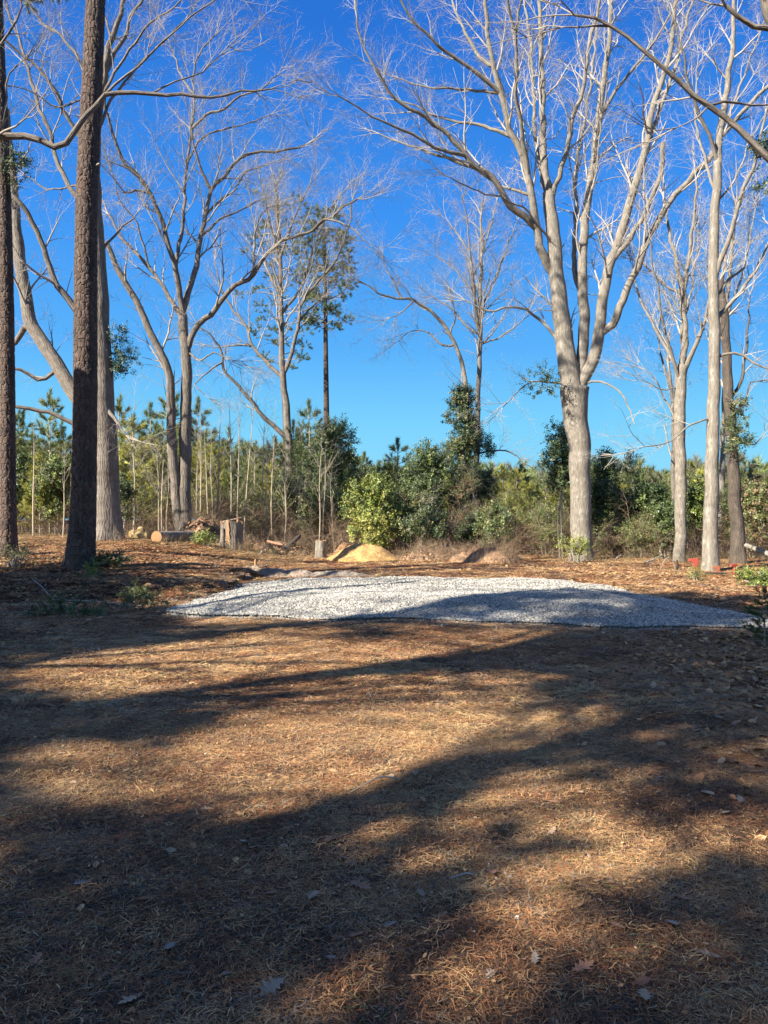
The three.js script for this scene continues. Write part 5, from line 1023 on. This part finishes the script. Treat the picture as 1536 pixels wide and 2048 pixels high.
heap({ name: 'brush_heap', category: 'heap', label: 'low heap of soil and sticks left of the small stump', seed: 609, px: 565, d: 29, w: 2.9, l: 1.6, h: 0.42, rough: 0.12, material: earth(0.24, 0.16, 0.1, 0.05) });
{ // roots and straw sticking out of the heaps
  reseed(620); const l = [];
  for (const [px, d, w, h, n] of [[412, 29.2, 0.9, 0.6, 60], [565, 28.8, 1.3, 0.35, 70], [972, 26.3, 1.1, 0.42, 230], [858, 27, 1.1, 0.27, 150], [490, 28.4, 1, 0.15, 30]]) for (let i = 0; i < n; i++) { const a = rr(0, 6.28), q = Math.sqrt(rnd()), p = spot(px, d); p.x += Math.cos(a) * q * w; p.z += Math.sin(a) * q * 0.6; p.y = height(p.x, p.z) + h * (1 - q * q); l.push({ p, dir: V(rr(-1, 1), rr(0, 0.8), rr(-1, 1)).normalize(), roll: rr(0, 6), s: rr(0.25, 0.7), c: tint([0.32, 0.23, 0.15], 0.3) }); }
  const lv = [];
  for (const [px, d, w, h, n] of [[972, 26.4, 1.2, 0.44, 460], [858, 27.2, 1.15, 0.28, 330], [412, 29.2, 1.0, 0.8, 260], [565, 29, 1.4, 0.42, 300], [690, 29.2, 0.6, 0.5, 80]]) for (let i = 0; i < n; i++) {
    const a = rr(0, 6.28), q = Math.sqrt(rnd()) * 1.05, p = spot(px, d); p.x += Math.cos(a) * q * w; p.z += Math.sin(a) * q * 0.85; p.y = height(p.x, p.z) + h * Math.pow(clamp(1 - q * q), 0.75) + 0.015;
    lv.push({ p, dir: V(Math.cos(a) * q + rr(-0.5, 0.5), 1, Math.sin(a) * q + rr(-0.5, 0.5)).normalize(), roll: rr(0, 6), s: rr(0.06, 0.13), c: tint(pick([[0.36, 0.2, 0.1], [0.27, 0.155, 0.085], [0.43, 0.28, 0.15], [0.18, 0.1, 0.06]]), 0.25) });
  }
  const dead = instances('heap_litter', SMALL[0], M.dry, lv, scene); dead.userData = { kind: 'stuff', label: 'dead leaves and bark scraps lying on the heaps', category: 'leaf litter' };
  const m = instances('root_debris', TANGLES[1], M.brush, l, scene); m.userData = { kind: 'stuff', label: 'roots and broken twigs sticking out of the heaps', category: 'debris' };
}
// the ragged edge of the cut left of the gravel
{
  reseed(630); const clodM = earth(0.25, 0.16, 0.1, 0.03);
  const clods = [[470, 1158, 0.3], [484, 1152, 0.26], [498, 1146, 0.3], [512, 1140, 0.24], [455, 1164, 0.22], [440, 1172, 0.2], [505, 1150, 0.2], [492, 1160, 0.2], [524, 1136, 0.22]];
  const g = new THREE.IcosahedronGeometry(1, 3), p = g.attributes.position; for (let i = 0; i < p.count; i++) { const v = V(p.getX(i), p.getY(i), p.getZ(i)), k = 0.8 + 0.35 * n3(v.x * 1.6, v.y * 1.6, v.z * 1.6) + 0.12 * n3(v.x * 5, v.y * 5, v.z * 5); p.setXYZ(i, v.x * k, v.y * k * 0.6, v.z * k); } g.computeVertexNormals();
  g.setAttribute('color', new THREE.Float32BufferAttribute(new Array(p.count * 3).fill(1), 3));
  clods.forEach(([px, py, s], i) => { const m = solo('dirt_clod', g, clodM, `broken clod of earth on the cut edge left of the gravel, ${ORDER[clods.filter((q) => q[0] < px).length]} from the left`, 'clod', 'clods along the cut edge left of the gravel'); m.position.copy(onGround(px, py)); m.rotation.set(rr(-0.3, 0.3), rr(0, 6), rr(-0.3, 0.3)); m.scale.set(s * rr(0.9, 1.5), s * rr(0.6, 1), s); });
}
// ---------------------------------------------------------------- stumps, logs, wood
const woodTex = (() => { const [c, h] = textures(256, 256, (u, v) => { const r = Math.hypot(u - 0.5, v - 0.5) * 2, ring = 0.5 + 0.5 * Math.sin(r * 60 + 4 * nzA(u * 8, v * 8, 8, 8)), f = nzB(u * 64, v * 64, 64, 64), t = 0.82 + 0.14 * ring + 0.16 * (f - 0.5); return [0.70 * t, 0.53 * t, 0.36 * t, ring]; }, [1, 1], 19); return mat(0xffffff, 0.85, { map: c, bumpMap: h, bumpScale: 0.003 }); })();
const rawWood = mat(rgb(0.42, 0.27, 0.14), 0.85), greyWood = mat(rgb(0.3, 0.27, 0.23), 0.92, { map: oakCol, bumpMap: oakHei, bumpScale: 0.02 });
function stump(o) {
  reseed(o.seed); const base = spot(o.px, o.d), g = thing('tree_stump', o.label, 'stump', o.group, base), pts = [V(0, -0.15, 0)], n = 10;
  for (let i = 1; i <= n; i++) pts.push(V(o.lean * i / n, o.h * i / n, 0));
  const jag = (a) => o.jag * (0.5 + n3(Math.cos(a) * 2.4, Math.sin(a) * 2.4, o.seed) + 0.6 * n3(Math.cos(a) * 6, Math.sin(a) * 6, o.seed));
  const t = tube(pts, pts.map(() => o.r), 36, { uvr: o.r, shape: (r, a, v) => r * (1 + 0.28 * Math.exp(-v / 0.2) * (0.8 + 0.4 * Math.sin(a * 5)) + 0.09 * n3(Math.cos(a) * 2, v * 1.2, Math.sin(a) * 2 + o.seed)) }), p = t.attributes.position;
  for (let k = 0; k <= 36; k++) { const i = n * 37 + k, a = (k % 36) / 36 * 6.28318; p.setY(i, p.getY(i) + jag(a)); }
  t.computeVertexNormals(); part('bark', t, o.bark ?? M.oak, g);
  const cap = [], cu = []; for (let k = 0; k < 36; k++) { const a = [n * 37 + k, n * 37 + k + 1], c = [o.lean, o.h - 0.03, 0]; for (const q of [null, a[1], a[0]]) { const [x, y, z] = q === null ? c : [p.getX(q), p.getY(q), p.getZ(q)]; cap.push(x, y, z); cu.push(0.5 + (x - o.lean) / o.r / 2.2, 0.5 + z / o.r / 2.2); } }
  const cg = triangles(cap); cg.setAttribute('uv', new THREE.Float32BufferAttribute(cu, 2)); part('cut_top', cg, woodTex, g);
  return g;
}
{
  const s = stump({ label: 'big split stump with a torn orange wood slab, left of the small stump', px: 462, d: 27, h: 0.85, r: 0.38, lean: 0.03, jag: 0.16, seed: 641, bark: M.oak });
  const slab = (x, z, w, h, d, lean, m, name) => { const q = new THREE.BoxGeometry(w, h, d, 3, 12, 2), p = q.attributes.position; for (let i = 0; i < p.count; i++) { const y = p.getY(i) / h + 0.5; p.setX(i, p.getX(i) * (1 - 0.35 * y) + 0.04 * n3(y * 5, z, x) + lean * y); p.setZ(i, p.getZ(i) + 0.02 * n3(y * 7, 3, x)); if (y > 0.95) p.setY(i, p.getY(i) + 0.06 * n3(p.getX(i) * 30, 1, 1)); } q.computeVertexNormals(); const k = part(name, q, m, s); k.position.set(x, h / 2 - 0.03, z); return k; };
  slab(-0.02, 0.37, 0.13, 1.02, 0.08, -0.02, rawWood, 'split_slab'); slab(0.24, 0.08, 0.1, 1.15, 0.12, 0.02, mat(rgb(0.33, 0.19, 0.11), 0.9), 'torn_splinter'); slab(-0.2, 0.36, 0.05, 0.75, 0.05, 0.02, mat(rgb(0.09, 0.07, 0.055), 0.95), 'charred_strip');
  const br = limbPath(V(-0.35, 0.92, 0.1), V(1, 0.35, 0).normalize(), 0.75, 5, 0.08, 0); part('broken_stick', tube(br, taper(6, 0.03, 0.012), 6), M.sapling, s);
  stump({ label: 'small pale cut stump left of the sand pile', px: 641, d: 28, h: 0.6, r: 0.2, lean: 0.02, jag: 0.07, seed: 642, bark: M.pale });
}
function log(name, label, pa, pb, ra, rb, bark, seedN, category = 'log') {
  reseed(seedN); const g = thing(name, label, category, undefined, pa.clone()), q = smooth([V(0, 0, 0), pb.clone().sub(pa).multiplyScalar(0.5).add(V(0, rr(-0.02, 0.03), rr(-0.05, 0.05))), pb.clone().sub(pa)], 0.15).pts;
  part('bark', tube(q, taper(q.length, ra, rb), 18, { cap: true, uvr: ra, shape: (r, a, v) => r * (1 + 0.06 * n3(Math.cos(a) * 2, v * 1.5, Math.sin(a) * 2 + seedN)) }), bark, g);
  const f = new THREE.CircleGeometry(ra * 0.985, 24), m = part('cut_end', f, woodTex, g), dir = V(0, 0, 0).subVectors(pa, pb).normalize(); m.quaternion.setFromUnitVectors(V(0, 0, 1), dir); m.position.copy(dir).multiplyScalar(0.004);
  return g;
}
{
  const a = spot(313, 25.2), b = spot(386, 27.4); a.y += 0.17; b.y += 0.16; log('cut_log', 'cut log lying on the leaves below the twin-stemmed tree', a, b, 0.2, 0.18, M.oak, 651);
  const c = spot(1492, 24.5), e = spot(1580, 22.5); c.y += 0.62; e.y += 0.2; log('fallen_log', 'pale fallen trunk lying in the brush at the right edge', c, e, 0.07, 0.1, M.pale, 652);
  const h = spot(566, 28.4), i = spot(600, 29.2); h.y += 0.1; i.y += 0.75; log('charred_log', 'dark charred root leaning out of the heap left of the small stump', h, i, 0.14, 0.07, mat(rgb(0.05, 0.042, 0.036), 0.95), 653);
  const k = spot(535, 28.6), l = spot(566, 28.2); k.y += 0.42; l.y += 0.38; log('broken_pole', 'reddish broken pole lying on the heap between the two stumps', k, l, 0.05, 0.04, mat(rgb(0.36, 0.2, 0.13), 0.9), 654);
  reseed(655); [[268, 1066, 0.3], [281, 1062, 0.26], [290, 1068, 0.24], [275, 1072, 0.26], [300, 1076, 0.2]].forEach(([px, py, s], n) => {
    const g = thing('firewood_chunk', 'chopped yellow firewood chunk between the pale oak and the twin-stemmed tree', 'firewood', 'chopped firewood by the twin-stemmed tree', spot(px, 28.2 - n * 0.3)); g.position.y += 0.1 + (n === 1 ? 0.16 : 0);
    const q = new THREE.CylinderGeometry(s * 0.5, s * 0.5, s * 1.2, 9, 3, false, 0, 4.2), p = q.attributes.position; for (let i = 0; i < p.count; i++) p.setXYZ(i, p.getX(i) * (1 + 0.1 * n3(p.getX(i) * 9, p.getY(i) * 9, n)), p.getY(i), p.getZ(i) * (1 + 0.1 * n3(p.getZ(i) * 9, p.getY(i) * 9, n))); q.computeVertexNormals();
    part('bark', q, mat(rgb(0.42, 0.31, 0.13), 0.85), g); const f = part('split_face', new THREE.BoxGeometry(s * 0.86, s * 1.18, 0.03), mat(rgb(0.5, 0.38, 0.17), 0.85), g); f.rotation.y = 0.55; g.rotation.set(rr(1.2, 1.8), rr(0, 6), rr(-0.4, 0.4));
  });
  const st = spot(511, 21.5), stake = thing('wooden_stake', 'short wooden stake by the back left corner of the gravel', 'stake', undefined, st); const q = new THREE.CylinderGeometry(0.03, 0.035, 0.32, 4), p = q.attributes.position; q.translate(0, 0.13, 0); part('post', q, rawWood, stake); const tipg = new THREE.ConeGeometry(0.03, 0.04, 4); tipg.translate(0, 0.31, 0); part('tip', tipg, rawWood, stake);
  // branches lying about
  const sticks = [[105, 1200, 300, 1215, 0.012], [60, 1155, 140, 1235, 0.01], [240, 1165, 330, 1225, 0.009], [1150, 1110, 1200, 1120, 0.03], [1290, 1128, 1330, 1118, 0.03], [1230, 1120, 1330, 1098, 0.028], [650, 1090, 690, 1100, 0.03], [850, 1100, 930, 1078, 0.03], [520, 1110, 560, 1095, 0.025], [960, 1755, 900, 1765, 0.006], [800, 1560, 700, 1590, 0.005], [330, 1085, 360, 1060, 0.025]];
  reseed(660); sticks.forEach(([x0, y0, x1, y1, r]) => {
    const a = onGround(x0, y0), b = onGround(x1, y1); if (b.distanceTo(a) > 4) b.lerpVectors(a, b, 4 / b.distanceTo(a)); const m1 = a.clone().lerp(b, 0.4); m1.y = Math.max(m1.y, height(m1.x, m1.z)) + r + rr(0.02, 0.12) * (r > 0.02 ? 2 : 0.4); a.y += r; b.y = height(b.x, b.z) + r + (r > 0.02 ? rr(0.1, 0.4) : 0.01);
    const g = smooth([a, m1, b], 0.08).pts; for (let i = 1; i < g.length; i++) g[i].add(V(rr(-r, r), rr(-r, r) * 0.5, rr(-r, r))); solo('fallen_stick', tube(g, taper(g.length, r, r * 0.5), 6, { cap: true }), M.twigPale, r > 0.02 ? `bare fallen branch along the far edge of the clearing, ${ORDER[sticks.filter((q) => q[4] > 0.02 && q[0] < x0).length]} from the left` : r > 0.008 ? 'thin fallen branch in the leaves below the left pines' : 'thin twig lying on the near grass', 'stick', r > 0.02 ? 'fallen branches along the far edge' : r > 0.008 ? 'fallen branches below the left pines' : 'twigs on the near grass');
  });
}
// ---------------------------------------------------------------- red metal implement and hoop among the leaves at the right
{
  const red = mat(rgb(0.34, 0.065, 0.04), 0.8), rust = mat(rgb(0.3, 0.1, 0.05), 0.85), iron = mat(rgb(0.05, 0.045, 0.04), 0.7, { metalness: 0.4 }), base = spot(1428, 20.6), g = thing('farm_implement', 'red and rusty metal implement lying in the leaves before the white-barked tree', 'implement', undefined, base);
  const shank = (x, y, z, m, s) => { const b = new THREE.Shape(); b.moveTo(-0.18, 0.42); b.lineTo(0.1, 0.45); b.lineTo(0.14, 0.34); b.lineTo(0.07, 0.2); b.lineTo(0.1, 0); b.lineTo(-0.02, 0); b.lineTo(-0.05, 0.2); b.lineTo(-0.06, 0.32); b.lineTo(-0.2, 0.36); b.closePath(); const q = new THREE.ExtrudeGeometry(b, { depth: 0.05, bevelSize: 0.008, bevelThickness: 0.008, bevelSegments: 2 }); q.scale(s * 0.8, s * 0.85, s); const k = part('shank', q, m, g); k.position.set(x, y, z); return k; };
  shank(-0.42, 0.06, -0.3, red, 1); shank(0.02, -0.02, 0.1, rust, 0.72); shank(0.5, 0.0, 0.05, red, 0.8).rotation.y = 0.4;
  const bar = tube([V(-0.3, 0.07, 0.22), V(0.1, 0.06, 0.26), V(0.22, 0.05, 0.25)], [0.03, 0.03, 0.03], 8, { cap: true }); part('bar', bar, iron, g);
  const hb = spot(1336, 22.2), h = thing('wire_hoop', 'rusty bent hoop standing left of the red metal implement', 'hoop', undefined, hb), pts = []; for (let i = 0; i <= 20; i++) { const a = i / 20 * Math.PI; pts.push(V(-Math.cos(a) * 0.22, Math.sin(a) * 0.4 - 0.03, 0.05 * Math.sin(a * 2))); }
  part('hoop', tube(pts, pts.map(() => 0.016), 7), mat(rgb(0.25, 0.2, 0.16), 0.8), h); part('leg', tube([V(0.2, -0.04, 0), V(0.26, 0.15, 0.03), V(0.24, 0.32, 0.05)], [0.03, 0.035, 0.02], 6, { cap: true }), iron, h);
}
// small pine seedling at the right edge, near the camera
{
  const t = copyOf(YOUNG[1], 'small pine seedling at the right edge beside the gravel'), p = spot(1528, 9.6); delete t.userData.group; t.name = numbered('pine_seedling'); t.position.copy(p); t.scale.set(0.24, 0.15, 0.24); t.rotation.y = 1;
}
renderer.render(scene, camera);
